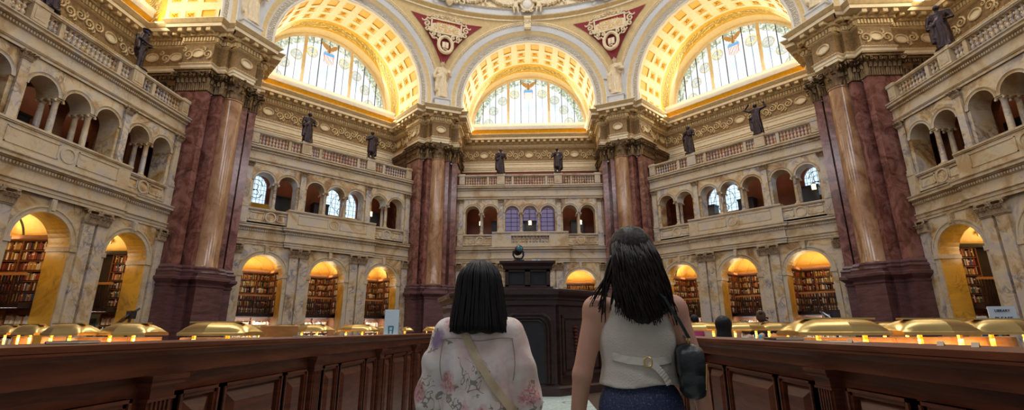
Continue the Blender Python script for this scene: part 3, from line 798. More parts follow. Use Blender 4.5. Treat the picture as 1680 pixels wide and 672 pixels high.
def window_meshes():
    D = RM
    bm = bmesh.new(); c = bm.verts.new((0, 0, 0)); n = 48
    rim = [bm.verts.new((WR*math.cos(math.pi*i/n), 0, WR*math.sin(math.pi*i/n))) for i in range(n+1)]
    for i in range(n): bm.faces.new((c, rim[i], rim[i+1]))
    geo = bmesh.ops.solidify(bm, geom=bm.faces[:], thickness=.03)
    D['glass'] = mesh_from(bm, 'glass', M_glass)
    bm = bmesh.new()
    for u in (-1.56, 1.56): box(bm, u-.09, u+.09, -.14, .02, 0, math.sqrt(WR**2-u*u))
    arch_band(bm, 0, 0, [(WR-.02, .02), (WR-.02, -.12), (WR+.06, -.16), (WR+.20, -.16), (WR+.22, .05)], 48)
    box(bm, -WR, WR, -.14, .02, -.25, .04)
    D['wframe'] = mesh_from(bm, 'frame', M_stucco)
    bm = bmesh.new()
    for u in (-3.5, -2.55, -.58, .58, 2.55, 3.5): box(bm, u-.022, u+.022, -.06, .0, 0, math.sqrt(WR**2-u*u)-.02)
    for u in (-3.95, -3.0, -2.05, -1.07, 0, 1.07, 2.05, 3.0, 3.95): box(bm, u-.009, u+.009, -.04, .0, 0, math.sqrt(WR**2-u*u)-.02)
    box(bm, -WR, WR, -.03, 0, 0, .02)
    D['wbars'] = mesh_from(bm, 'glazing_bar', M_iron)
    # eagle with spread wings over a striped shield
    bm = bmesh.new()
    lathe(bm, [(3.20, .02), (3.3, .13), (3.55, .16), (3.78, .09), (3.88, .10), (3.98, .05), (4.0, .01)], 8, squash=(1, .25))
    for s in (-1, 1):
        prev = None
        for i in range(7):
            t = i/6; x = s*(.08+.62*t); zt = 3.72+.36*math.sin(t*1.9)-.04*t; zb = 3.38+.50*t*t+(.06 if i % 2 else 0)
            cur = [bm.verts.new((x, -.07, zt)), bm.verts.new((x, -.07, min(zb, zt-.03))), bm.verts.new((x, -.03, zt)), bm.verts.new((x, -.03, min(zb, zt-.03)))]
            if prev:
                for a_, b_ in ((0, 1), (1, 3), (3, 2), (2, 0)): bm.faces.new((prev[a_], prev[b_], cur[b_], cur[a_]))
            prev = cur
        bm.faces.new((prev[0], prev[1], prev[3], prev[2]))
    for v in bm.verts: v.co = Vector((v.co.x*.8, v.co.y, 3.3+(v.co.z-3.2)*.8))
    D['eagle'] = mesh_from(bm, 'eagle', M_eagle)
    bm = bmesh.new()
    for i in range(13):
        x0 = -.31+.62*i/13; x1 = x0+.62/13; xm = abs((x0+x1)/2)
        box(bm, x0, x1, -.07, -.03, 2.42+.25*(xm/.31)**2*.6, 3.08, mi=i % 2)
    box(bm, -.34, .34, -.075, -.03, 3.06, 3.27, mi=2)
    D['shield'] = mesh_from(bm, 'shield', [M_gr, M_gw, M_gb])
    bm = bmesh.new()
    for (x, z) in ((-1.15, 3.05), (1.15, 3.05)): arch_band(bm, x, z, [(.26, -.03), (.26, -.06), (.30, -.06), (.30, -.03)], 18, 0, 360)
    D['wreath'] = mesh_from(bm, 'wreath', M_gy)
window_meshes()
for k in range(-2, 3):
    e = empty('trim_%d' % (k+3), (0, 0, 0), rot(k), kind='structure')
    obj('back_wall', RM['back'], parent=e); obj('plain_band', RM['band'], parent=e); obj('entablature', RM['entab'], parent=e); obj('cove_parapet', RM['cove'], parent=e)
    e = empty('ceiling', (0, 0, 0), rot(k), kind='structure')
    obj('coffered_vault', RM['vault'], parent=e); obj('great_archivolt', RM['archi'], parent=e); obj('keystone', RM['key'], parent=e)
    e = empty('window_%d' % (k+3), W(k, 0, 19.0, Z_SP), rot(k), kind='structure')
    for nm, key in (('glass', 'glass'), ('frame', 'wframe'), ('glazing_bar', 'wbars'), ('eagle', 'eagle'), ('shield', 'shield'), ('wreath', 'wreath')): obj(nm, RM[key], parent=e)

# black ventilation grilles on the band in the side recesses
for k, s in ((-2, 1), (2, -1)):
    g = empty('ventilation_grille', W(k, s*4.86, 17.2, 12.15), rot(k), 'black ventilation grille in the cream band at the end of the %s gallery terrace' % BAYTXT[k], 'vent')
    bm = bmesh.new(); box(bm, -.03, .03, -.45, .45, 0, .26); obj('frame', bm, M_black, g)
    bm = bmesh.new()
    for i in range(6): box(bm, -.05 if s > 0 else .03, -.03 if s > 0 else .05, -.42, .42, .03+.036*i, .045+.036*i)
    obj('slat', bm, M_iron, g)

# ---------------- pendentives and the ring under the dome ----------------
def pend_mesh(r_out, depth, zlo, zhi, m, inset=0., rows=26, cols=14):
    bm = bmesh.new(); V = []
    for i in range(rows+1):
        z = zlo+(zhi-zlo)*i/rows
        dz = z-Z_SP; u = math.sqrt(max(r_out*r_out-dz*dz, 0.0)) if dz < r_out else 0
        uc = math.sqrt(max(5.9**2-min(dz, 5.9)**2, 0))
        rho = math.hypot(14.0, uc)-depth
        phi1 = math.atan2(min(u, 5.85), 14.0); row = []
        for jj in range(cols+1):
            p = phi1+(R(45)-2*phi1)*jj/cols if phi1 < R(22.5) else R(22.5)
            row.append(bm.verts.new((rho*math.sin(p), rho*math.cos(p), z)))
        V.append(row)
    for a, b in zip(V, V[1:]):
        for jj in range(cols): bm.faces.new((a[jj], a[jj+1], b[jj+1], b[jj]))
    return mesh_from(bm, 'pendentive', m, True)
PM = pend_mesh(5.78, 0, 16.3, 21.95, M_tan)
PC = pend_mesh(6.2, .05, 18.2, 21.45, M_crim)
def polar(phi, rho, z): return Vector((rho*math.sin(phi), rho*math.cos(phi), z))
def plaque_meshes():
    out = {}
    MX = Matrix.Translation(polar(R(22.5), 14.28, 20.95)) @ Matrix.Rotation(R(-22.5), 4, 'Z') @ Matrix.Rotation(R(8), 4, 'X')
    bm = bmesh.new(); box(bm, -.98, .98, 0, .2, -.40, .48, MX)
    for (a, b, c, d) in ((-1.06, 1.06, .42, .52), (-1.06, 1.06, -.48, -.38), (-1.06, -.96, -.48, .52), (.96, 1.06, -.48, .52)): box(bm, a, b, -.08, .2, c, d, MX)
    out['plaque'] = mesh_from(bm, 'inscription_plaque', M_plaster)
    bm = bmesh.new(); rnd = random.Random(4)
    for i in range(5):      # rows of small capital letters too small to read
        x = -.82+.04*(i % 2); z = .30-.145*i
        while x < .80:
            w = rnd.choice((.05, .06, .075))
            if rnd.random() > .16: 
                box(bm, x, x+.018, -.015, .01, z-.04, z+.045, MX)
                box(bm, x, x+w, -.015, .01, z+(.03 if rnd.random() > .5 else -.04), z+(.045 if rnd.random() > .5 else -.02), MX)
            x += w+.03
    out['letters'] = mesh_from(bm, 'lettering', M_gold)
    bm = bmesh.new(); MW = Matrix.Translation(polar(R(22.5), 14.45, 19.72)) @ Matrix.Rotation(R(-22.5), 4, 'Z')
    pts = [MW @ Vector((.46*math.cos(t*math.pi/14), -.1, .60*math.sin(t*math.pi/14))) for t in range(29)]
    tube(bm, pts, .115, 8, caps=False)
    for t in range(40):
        a = t*math.pi/20; p = MW @ Vector((.46*math.cos(a), -.17, .60*math.sin(a)))
        lathe(bm, [(-.05, .02), (0, .05), (.05, .02)], 6, p)
    # open book
    for s in (-1, 1): box(bm, min(0, s*.2), max(0, s*.2), -.10, -.03, -.2, .22, MW @ Matrix.Rotation(R(8*s), 4, 'Z'))
    spiral(bm, MW @ Vector((-.08, -.1, -.34)), .1, 1, .03, n=8); spiral(bm, MW @ Vector((.08, -.1, -.34)), .1, 1, .03, n=8, flip=-1)
    # ribbons
    for s in (-1, 1):
        tube(bm, [MW @ Vector((s*(.5+.12*i), -.08, .25+.1*math.sin(i*1.6)+.07*i)) for i in range(6)], .05, 6)
        spiral(bm, MW @ Vector((s*.8, -.08, .45)), .15, 1.2, .045, n=10, flip=s)
    out['wreath'] = mesh_from(bm, 'book_wreath', M_plaster, True)
    bm = bmesh.new(); rnd = random.Random(7)
    # scrolls and acanthus over and beside the plaque
    for s in (-1, 1):
        for (x, z, r_, tn) in ((.35, .74, .22, 1.3), (.75, .70, .25, 1.4), (1.2, .55, .28, 1.4), (1.35, .05, .24, 1.3), (1.05, -.35, .17, 1.2), (1.75, .62, .22, 1.3), (2.25, .72, .18, 1.2), (.15, .95, .2, 1.3), (.55, 1.0, .22, 1.3), (1.0, .9, .24, 1.3), (1.55, .35, .26, 1.3), (1.3, -.3, .2, 1.2), (1.75, .95, .16, 1.1), (.5, -.62, .15, 1.2), (.85, -.6, .16, 1.2)):
            p = MX @ Vector((s*x, -.04, z)); spiral(bm, p, r_, tn, .075, ax=(MX.to_3x3() @ Vector((s, 0, 0))), n=13, start=1, flip=1)
    for i in range(9):
        x = -1+.25*i; p = MX @ Vector((x, -.06, .58+.14*math.cos(x*1.5)))
        lathe(bm, [(-.09, .03), (0, .11), (.09, .03)], 7, p)
    out['scroll'] = mesh_from(bm, 'scrollwork', M_plaster, True)
    return out
PQ = plaque_meshes()
PQT = {-2: 'nearest left', -1: 'left of the central arch', 0: 'right of the central arch', 1: 'nearest right'}
for j in range(-3, 3):
    e = empty('ceiling_pendentive', (0, 0, 0), R(-45*j), kind='structure')
    obj('pendentive', PM, parent=e); obj('crimson_panel', PC, parent=e)
for j in (-1, 0):
    p = empty('inscribed_plaque', (0, 0, 0), R(-45*j), 'cream plaque with rows of gilt lettering on crimson, %s' % PQT[j], 'plaque', 'plaques on the spandrels')
    pn_ = obj('panel', PQ['plaque'], parent=p); obj('lettering', PQ['letters'], parent=pn_); obj('scrollwork', PQ['scroll'], parent=p)
    obj('wreath', PQ['wreath'], parent=p)
# ring entablature
RZ = -.30
bm = bmesh.new()
prof = [(14.35, 22.15), (13.95, 22.2), (13.95, 22.32), (13.9, 22.34), (13.75, 22.45), (13.72, 22.5), (13.85, 22.55), (13.85, 22.95), (13.78, 23.0), (13.70, 23.05), (13.85, 23.1), (13.85, 24.1), (13.5, 24.25), (13.35, 24.5), (13.2, 24.6), (13.2, 25.0)]
prof = [(a_, b_+RZ) for a_, b_ in prof]
n = 96; mis = [0, 0, 1, 1, 0, 2, 2, 2, 0, 0, 3, 0, 0, 0, 0]; ring = []
for r_, z in prof: ring.append([bm.verts.new((r_*math.sin(2*math.pi*i/n), r_*math.cos(2*math.pi*i/n), z)) for i in range(n)])
for q_, (a, b) in enumerate(zip(ring, ring[1:])):
    for i in range(n): bm.faces.new((a[i], a[(i+1) % n], b[(i+1) % n], b[i])).material_index = mis[q_]
for i in range(-70, 71):      # egg moulding, swags of fruit, bead row
    p = R(i*1.15)
    for rr, z, s_ in ((13.72, 23.04, .055),): lathe(bm, [(-s_, .02), (0, s_), (s_, .02)], 6, polar(p, rr, z+RZ), mi=0)
for i in range(-7, 7):
    p0 = R(i*11.25); p1 = R((i+1)*11.25)
    for t in range(15):
        f = t/14; p = p0+(p1-p0)*f; z = 23.85+RZ-.55*math.sin(math.pi*f); s_ = .09+.07*math.sin(math.pi*f)
        lathe(bm, [(-s_, .03), (-s_*.4, s_), (s_*.5, s_*.9), (s_, .03)], 7, polar(p, 13.72, z), mi=0)
        if t % 2: lathe(bm, [(-s_*.7, .03), (0, s_*.7), (s_*.7, .03)], 6, polar(p+.006, 13.66, z-.12), mi=0)
    q_ = polar(p0, 13.7, 23.9+RZ); lathe(bm, [(-.22, .08), (0, .2), (.2, .1)], 8, q_, mi=0)
    if i % 4 == 2:
        c0_ = polar(p0, 13.55, 22.75); lathe(bm, [(-.55, .05), (-.35, .22), (0, .34), (.3, .26), (.5, .08)], 12, c0_, mi=0)
        for s_ in (-1, 1):
            ax_ = Vector((math.cos(p0), -math.sin(p0), 0))*s_
            for dz_, r_ in ((.45, .3), (-.1, .22), (.0, .38)): spiral(bm, c0_+ax_*(.45 if r_ < .35 else .9)+Vector((0, 0, dz_)), r_, 1.3, .09, ax=ax_, n=11)
    tube(bm, [polar(p0-.012, 13.72, 23.8+RZ), polar(p0-.015, 13.70, 23.35+RZ), polar(p0, 13.7, 23.15+RZ)], .06, 6, mi=0)
struct('ceiling_ring', bm, [M_plaster, M_tan, M_blue, M_stucco])

# ---------------- floor ----------------
def carpet():
    m, nt, b = _new('patterned_carpet')
    v = pos(nt)
    vo = nt.nodes.new('ShaderNodeTexVoronoi'); vo.inputs['Scale'].default_value = 1.5; nt.links.new(v, vo.inputs['Vector'])
    d = vo.outputs['Distance']
    col = ramp(nt, d, [(0, (.45, .12, .12)), (.10, (.60, .25, .25)), (.16, (.45, .55, .50)), (.30, (.45, .55, .50)), (.33, (.05, .10, .10)), (.37, (.45, .55, .50)), (.6, (.42, .52, .48))])
    n = noise(nt, v, 14, 3); col = mixc(nt, .25, col, ramp(nt, n, [(.4, (.15, .25, .25)), (.6, (.7, .75, .7))]))
    nt.links.new(col, b.inputs['Base Color']); b.inputs['Roughness'].default_value = .9
    return m
bm = bmesh.new(); box(bm, -20, 20, -20, 20, -.1, 0); struct('floor', bm, plain('dark_cork_floor', (.10, .06, .045), .5))
bm = bmesh.new(); box(bm, -1.38, 1.08, -14.5, -2.9, 0, .012)
tag(obj('carpet_runner', bm, carpet()), 'pale green carpet with dark rings and red motifs on the passage floor', 'carpet')

# ---------------- reading alcoves behind the lower arches ----------------
BOOKC = [('red', (.30, .045, .03)), ('brown', (.16, .07, .03)), ('tan', (.45, .28, .12)), ('cream', (.72, .62, .42)), ('black', (.03, .025, .025)), ('maroon', (.15, .03, .03)), ('orange', (.50, .18, .05)), ('blue', (.05, .10, .25)), ('green', (.06, .12, .06)), ('ochre', (.50, .33, .08)), ('white', (.80, .76, .66))]
BMAT = [plain('cloth_'+n_, c_, .6, 0, .15) for n_, c_ in BOOKC]
def one_book(bm, x, y, z, w, h, d, mi, band):
    box(bm, x, x+w, y, y+d, z, z+h, mi=mi)
    if band: box(bm, x+.001, x+w-.001, y-.003, y, z+h*.62, z+h*.8, mi=10); 
def book_rows(bm, u0, u1, a, rows, rnd, pal, step=(.035, .065)):
    for z in rows:
        x = u0
        while x < u1-.05:
            w = rnd.uniform(*step)
            if rnd.random() > .06: one_book(bm, x, a+rnd.uniform(0, .03), z, w*.93, rnd.uniform(.20, .28), .2, rnd.choice(pal), rnd.random() < .35)
            x += w
WARM = [0, 0, 1, 1, 2, 2, 3, 4, 5, 5, 6, 9, 10, 7, 8]; PALE = [3, 10, 10, 3, 2, 6, 10, 3]  # PALE: covers whitened to carry the lower shelves' bright light
AL = {}
ROWP = .34; CASE_A = 17.9
def shelf_rows(z0, z1): return [z0+ROWP*i for i in range(int((z1-z0)/ROWP+.01))]
UPR = shelf_rows(2.22, 4.30); LOR = shelf_rows(.15, 1.95)
def alcove_meshes():
    D = AL; hw = 1.38
    bm = bmesh.new()      # side walls, vault
    for s in (-1, 1): box(bm, s*hw-.05, s*hw+.05, AB, 18.4, 0, 4.35)
    D['side'] = mesh_from(bm, 'side_wall', M_case)
    bm = bmesh.new(); n = 20
    for a0, a1 in ((AB, 16.2), (16.2, 17.1), (17.1, 17.3), (17.3, 18.4)):
        for i in range(n):
            t0 = math.pi*i/n; t1 = math.pi*(i+1)/n; rr = hw-(.08 if a1-a0 < .3 else 0)
            bm.faces.new([bm.verts.new(v) for v in ((rr*math.cos(t0), a0, 4.35+rr*.85*math.sin(t0)), (rr*math.cos(t1), a0, 4.35+rr*.85*math.sin(t1)), (rr*math.cos(t1), a1, 4.35+rr*.85*math.sin(t1)), (rr*math.cos(t0), a1, 4.35+rr*.85*math.sin(t0)))])
    # lunette on the back wall with a raised arch rib and groin lines
    bm2 = bm; c = bm.verts.new((0, 18.38, 4.3)); rim = [bm.verts.new((hw*math.cos(math.pi*i/n), 18.38, 4.3+hw*.9*math.sin(math.pi*i/n))) for i in range(n+1)]
    for i in range(n): bm.faces.new((c, rim[i], rim[i+1]))
    for s in (-1, 1):
        tube(bm, [(s*hw*math.cos(R(t)), 16.2+2.1*(t/90), 4.35+hw*.83*math.sin(R(t))) for t in range(0, 91, 10)], .05, 6)
        tube(bm, [(s*hw*math.cos(R(t)), 18.3-2.1*(t/90), 4.35+hw*.83*math.sin(R(t))) for t in range(0, 91, 10)], .05, 6)
    arch_band(bm, 0, 4.3, [(.8, 18.38), (.8, 18.33), (.88, 18.33), (.88, 18.38)], 18)
    D['vault'] = mesh_from(bm, 'alcove_vault', M_yelwall)
    def case(bm, u0, u1, a, z0, z1, ups):
        box(bm, u0, u1, a+.24, a+.28, z0, z1)
        for i in range(ups+1):
            u = u0+(u1-u0)*i/ups; box(bm, u-.03, u+.03, a-.03, a+.26, z0, z1)
        z = z0
        while z < z1: box(bm, u0, u1, a-.02, a+.26, z, z+.03); z += ROWP
    bm = bmesh.new(); case(bm, -hw, hw, CASE_A, 2.19, 4.26, 3); box(bm, -hw, hw, CASE_A-.1, CASE_A+.3, 4.26, 4.40); box(bm, -hw, hw, CASE_A-.14, CASE_A+.3, 4.36, 4.44)
    case(bm, -hw, hw, CASE_A, .12, 1.98, 3)
    D['case'] = mesh_from(bm, 'case', M_case)
    bm = bmesh.new(); box(bm, -hw, hw, 17.05, 18.2, 2.02, 2.16); D['deck'] = mesh_from(bm, 'walkway', M_iron)
    bm = bmesh.new(); box(bm, -hw, hw, 17.0, 17.09, 3.03, 3.12)
    D['rtop'] = mesh_from(bm, 'handrail', M_wood)
    bm = bmesh.new()
    for i in range(25): u = -hw+2*hw*(i+.5)/25; box(bm, u-.016, u+.016, 17.04, 17.065, 2.16, 3.06)
    box(bm, -hw, hw, 17.03, 17.08, 2.28, 2.31); D['rbar'] = mesh_from(bm, 'bar', M_iron)
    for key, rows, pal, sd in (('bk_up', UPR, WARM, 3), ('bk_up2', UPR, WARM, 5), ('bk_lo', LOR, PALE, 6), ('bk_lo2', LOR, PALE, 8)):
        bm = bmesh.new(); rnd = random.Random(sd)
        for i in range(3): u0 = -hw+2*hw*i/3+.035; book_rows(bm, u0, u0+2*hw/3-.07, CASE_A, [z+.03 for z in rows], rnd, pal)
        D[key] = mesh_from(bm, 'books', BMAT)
    # side bookcase along the side wall (+u side), books turned to the room
    MS = Matrix.Translation((hw-.06, 0, 0)) @ Matrix.Rotation(R(-90), 4, 'Z')   # local x -> -a ; local y -> +u
    for sgn in (1, -1):
        bm = bmesh.new(); bb = bmesh.new(); rnd = random.Random(11+sgn)
        case(bm, 16.15, 17.85, 0, 2.19, 4.26, 2); box(bm, 16.15, 17.85, -.08, .28, 4.26, 4.42)
        for i in range(2): u0 = 16.18+.85*i; book_rows(bb, u0, u0+.79, 0, [z+.03 for z in UPR], rnd, WARM)
        for v in list(bm.verts)+list(bb.verts):
            x, y, z = v.co; v.co = Vector((sgn*(1.08+y), x, z))
        D['scase%d' % sgn] = mesh_from(bm, 'side_case', M_case); D['sbk%d' % sgn] = mesh_from(bb, 'books', BMAT)
alcove_meshes()
ALT = {-3.2: 'left', -.05: 'middle', 3.1: 'right'}
bookmeshes = []
for i in range(24):
    rnd = random.Random(50+i); w = .045+.012*(i % 3); h = .2+.02*(i % 5); bm = bmesh.new()
    one_book(bm, 0, 0, 0, w, h, .2, [0, 1, 2, 3, 4, 5, 6, 7, 9, 10, 2, 0][i % 12], i % 3 == 0); bookmeshes.append((mesh_from(bm, 'book', BMAT), w, BOOKC[[0, 1, 2, 3, 4, 5, 6, 7, 9, 10, 2, 0][i % 12]][0], h))
NBOOK = 0; PREV = ['black', 'red']
SHN = ['lowest', 'second', 'third', 'fourth', 'fifth', 'top']
# side bays: the viewer sees the alcoves' inner side walls, so their cases stand along those
bm = bmesh.new(); bb = bmesh.new(); bl_ = bmesh.new(); rnd = random.Random(21)
def xcase(bm, a0, a1, z0, z1, ups):
    box(bm, 1.33, 1.36, a0, a1, z0, z1)
    for i in range(ups+1): a = a0+(a1-a0)*i/ups; box(bm, 1.05, 1.34, a-.03, a+.03, z0, z1)
    z = z0
    while z < z1: box(bm, 1.07, 1.34, a0, a1, z, z+.03); z += ROWP
xcase(bm, 16.05, 18.9, 2.19, 4.26, 3); xcase(bm, 16.05, 18.9, .12, 1.98, 3); box(bm, .98, 1.36, 16.02, 18.95, 4.26, 4.42)
SIDE_CASE = mesh_from(bm, 'case', M_case)
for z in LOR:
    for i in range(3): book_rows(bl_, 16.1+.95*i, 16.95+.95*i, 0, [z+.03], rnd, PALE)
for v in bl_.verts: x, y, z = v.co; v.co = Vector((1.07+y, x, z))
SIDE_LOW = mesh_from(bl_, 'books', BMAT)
def side_rail():
    A_ = bmesh.new(); box(A_, .55, 1.05, 16.05, 18.9, 2.02, 2.16); A_ = mesh_from(A_, 'walkway', M_iron)
    B_ = bmesh.new(); box(B_, .49, .60, 16.05, 18.9, 3.03, 3.12); B_ = mesh_from(B_, 'handrail', M_wood)
    C_ = bmesh.new()
    for i in range(26): a = 16.1+2.75*i/25; box(C_, .53, .555, a-.018, a+.018, 2.16, 3.06)
    return A_, B_, mesh_from(C_, 'bar', M_iron)
SRAIL = side_rail()
def alcove_shell():
    hw = 1.38; A_ = bmesh.new()
    for s in (-1, 1): box(A_, s*hw-.03, s*hw+.03, AB, 19.0, 0, 4.35)
    box(A_, -hw, hw, 19.0, 19.05, 0, 4.35); A_ = mesh_from(A_, 'side_wall', M_case)
    bm = bmesh.new(); n = 20
    for a0, a1, dr in ((AB, 16.2, .08), (16.2, 17.4, 0), (17.4, 17.6, .08), (17.6, 19.0, 0)):
        for i in range(n):
            t0 = math.pi*i/n; t1 = math.pi*(i+1)/n; rr = hw-dr
            bm.faces.new([bm.verts.new(v) for v in ((rr*math.cos(t0), a0, 4.35+rr*.85*math.sin(t0)), (rr*math.cos(t1), a0, 4.35+rr*.85*math.sin(t1)), (rr*math.cos(t1), a1, 4.35+rr*.85*math.sin(t1)), (rr*math.cos(t0), a1, 4.35+rr*.85*math.sin(t0)))])
    box(bm, -hw, hw, 18.98, 19.0, 4.3, 5.6)
    return A_, mesh_from(bm, 'alcove_vault', M_yelwall)
SH1, SH2 = alcove_shell()
for k in range(-2, 3):
    for u in (-3.2, -.05, 3.1):
        if (k == -2 and u < -1) or (k == 2 and u > 1): continue
        nm = '%s arch of the %s arcade' % (ALT[u], BAYTXT[k]); b = W(k, u, 0, 0)
        side = abs(k) == 2; fx = -1 if k > 0 else 1
        e = empty('wall_alcove', b, rot(k), kind='structure')
        obj('side_wall', SH1 if side else AL['side'], parent=e); obj('alcove_vault', SH2 if side else AL['vault'], parent=e)
        r_ = empty('walkway_railing', b, rot(k), 'iron walkway with wooden handrail seen through the %s' % nm, 'railing', 'walkways across the alcoves')
        if side:
            pa_ = r_
            for n_, m_ in zip(('walkway', 'handrail', 'bars'), SRAIL):
                o = obj(n_, m_, parent=(hr_ if n_ == 'bars' else r_))
                if n_ == 'handrail': hr_ = o
                if n_ != 'bars': o.scale = (fx, 1, 1)
        else:
            obj('walkway', AL['deck'], parent=r_); hr_ = obj('handrail', AL['rtop'], parent=r_); obj('bars', AL['rbar'], parent=hr_)
        light('alcove_lamp', 'AREA', W(k, u, 17.35, 4.30), 30, (1, .80, .45), 2.2, (R(180), 0, rot(k)), .5)
        light('alcove_front_lamp', 'POINT', W(k, u, 16.75, 4.0), 9, (1, .80, .48), .12)
        if side:
            light('shelf_lamp', 'AREA', W(k, u+fx*.62, 17.4, 1.99), 22, (1, .94, .84), .12, (0, R(35*fx), rot(k)), 2.6)
            dark = abs(u) > 1
            if dark:
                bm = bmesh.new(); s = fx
                box(bm, *sorted((s*1.28, s*1.33)), 16.75, 18.95, 2.16, 4.26); box(bm, *sorted((s*1.0, s*1.36)), 16.02, 18.95, 4.27, 4.42)  # dark sheet under the cornice stands in for the open passage's shade
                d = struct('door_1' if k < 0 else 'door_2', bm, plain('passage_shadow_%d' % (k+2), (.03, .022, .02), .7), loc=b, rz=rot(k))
                bm = bmesh.new(); box(bm, *sorted((s*1.22, s*1.32)), 16.85, 18.3, 0, 1.95); obj('door_trim', bm, M_teal, d)
                bm = bmesh.new(); box(bm, *sorted((s*1.18, s*1.23)), 17.0, 18.1, 0, 1.78); box(bm, *sorted((s*1.15, s*1.19)), 17.12, 17.98, .9, 1.65); box(bm, *sorted((s*1.15, s*1.19)), 17.12, 17.98, .15, .78); obj('door_leaf', bm, M_door, d)
                bm = bmesh.new(); bb = bmesh.new(); rnd = random.Random(5)
                for z0, z1, rows, pal in ((2.19, 4.26, UPR, WARM), (.12, 1.98, LOR, PALE)):
                    box(bm, 1.05, 1.34, 16.02, 16.06, z0, z1); box(bm, 1.05, 1.34, 16.68, 16.72, z0, z1); z = z0
                    while z < z1: box(bm, 1.07, 1.34, 16.02, 16.72, z, z+.03); z += ROWP
                    book_rows(bb, 16.08, 16.66, 0, [z+.03 for z in rows], rnd, pal)
                for v in bb.verts: x, y, z = v.co; v.co = Vector((1.07+y, x, z))
                for v in list(bm.verts)+list(bb.verts): v.co.x *= fx
                c_ = empty('bookcase', b, rot(k), 'narrow bookcase in the %s' % nm, 'bookcase')
                obj('case', bm, M_case, c_)
                tag(obj('books', bb, BMAT, loc=b, rz=rot(k)), 'volumes in the narrow bookcase of the %s' % nm, 'books', None, 'stuff')
                bm = bmesh.new(); box(bm, *sorted((s*1.1, s*1.16)), 17.0, 17.7, 4.72, 4.92); tag(obj('wall_plaque', bm, M_stucco, loc=b, rz=rot(k)), 'cream plaque in the %s' % nm, 'plaque')
                continue
            c_ = empty('bookcase', b, rot(k), 'tall wooden bookcase along the inner side of the %s' % nm, 'bookcase', 'bookcases in the alcoves')
            o = obj('case', SIDE_CASE, parent=c_); o.scale = (fx, 1, 1)
            o = obj('books', SIDE_LOW, loc=b, rz=rot(k)); o.scale = (fx, 1, 1)
            tag(o, 'pale brightly lit volumes on the lower shelves of the %s' % nm, 'books', None, 'stuff')
            bb = bmesh.new(); rnd = random.Random(99)
            for si, z in enumerate(UPR):
                for i in range(3):
                    x = 16.1+.94*i; x1 = x+.86
                    while x < x1-.06:
                        if k == -2 and NBOOK < 300:      # nearest alcove: every book is its own object
                            me, w, cn, h_ = rnd.choice(bookmeshes)
                            o = bpy.data.objects.new('book', me); COL.objects.link(o)
                            o.location = W(k, u+1.07+rnd.uniform(0, .03), x+w, z+.03); o.rotation_euler = (0, 0, rot(k)-R(90))
                            tag(o, '%s %s bound book right of %s one, %s shelf, %s section, left alcove' % (('short', 'middling', 'tall')[min(2, int((h_-.19)/.03))], cn, PREV[0], SHN[si], ('left', 'middle', 'right')[2-i]), 'book', 'upright books in the nearest left alcove')
                            NBOOK += 1; PREV[1] = PREV[0]; PREV[0] = cn
                        else:
                            w = rnd.uniform(.035, .065); one_book(bb, x, rnd.uniform(0, .03), z+.03, w*.93, rnd.uniform(.2, .28), .2, rnd.choice(WARM), rnd.random() < .3)
                        x += w+.003
            if len(bb.verts):
                for v in bb.verts: x, y, z = v.co; v.co = Vector((fx*(1.07+y), x, z))
                tag(obj('books', bb, BMAT, loc=b, rz=rot(k)), 'brown and red volumes on side shelves, %s' % nm, 'books', None, 'stuff')
            continue
        c_ = empty('bookcase', b, rot(k), 'tall wooden bookcase filling the back of the %s' % nm, 'bookcase', 'bookcases in the alcoves')
        obj('case', AL['case'], parent=c_)
        v2 = (u != -.05)
        tag(obj('books', AL['bk_up2' if v2 else 'bk_up'], loc=b, rz=rot(k)), 'brown and red volumes on the upper shelves behind the %s' % nm, 'books', None, 'stuff')
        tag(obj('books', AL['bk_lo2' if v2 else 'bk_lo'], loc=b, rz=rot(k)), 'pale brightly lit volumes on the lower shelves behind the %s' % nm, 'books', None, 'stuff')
        light('shelf_lamp', 'AREA', W(k, u, 17.2, 1.99), 30, (1, .93, .80), 2.3, (R(35), 0, rot(k)), .12)
        if k in (-1, 1):
            sg = 1 if k < 0 else -1
            c_ = empty('bookcase', b, rot(k), 'side bookcase against the inner wall of the %s' % nm, 'bookcase', 'side bookcases in the alcoves')
            obj('case', AL['scase%d' % sg], parent=c_)
            tag(obj('books', AL['sbk%d' % sg], loc=b, rz=rot(k)), 'volumes on the side shelves inside the %s' % nm, 'books', None, 'stuff')

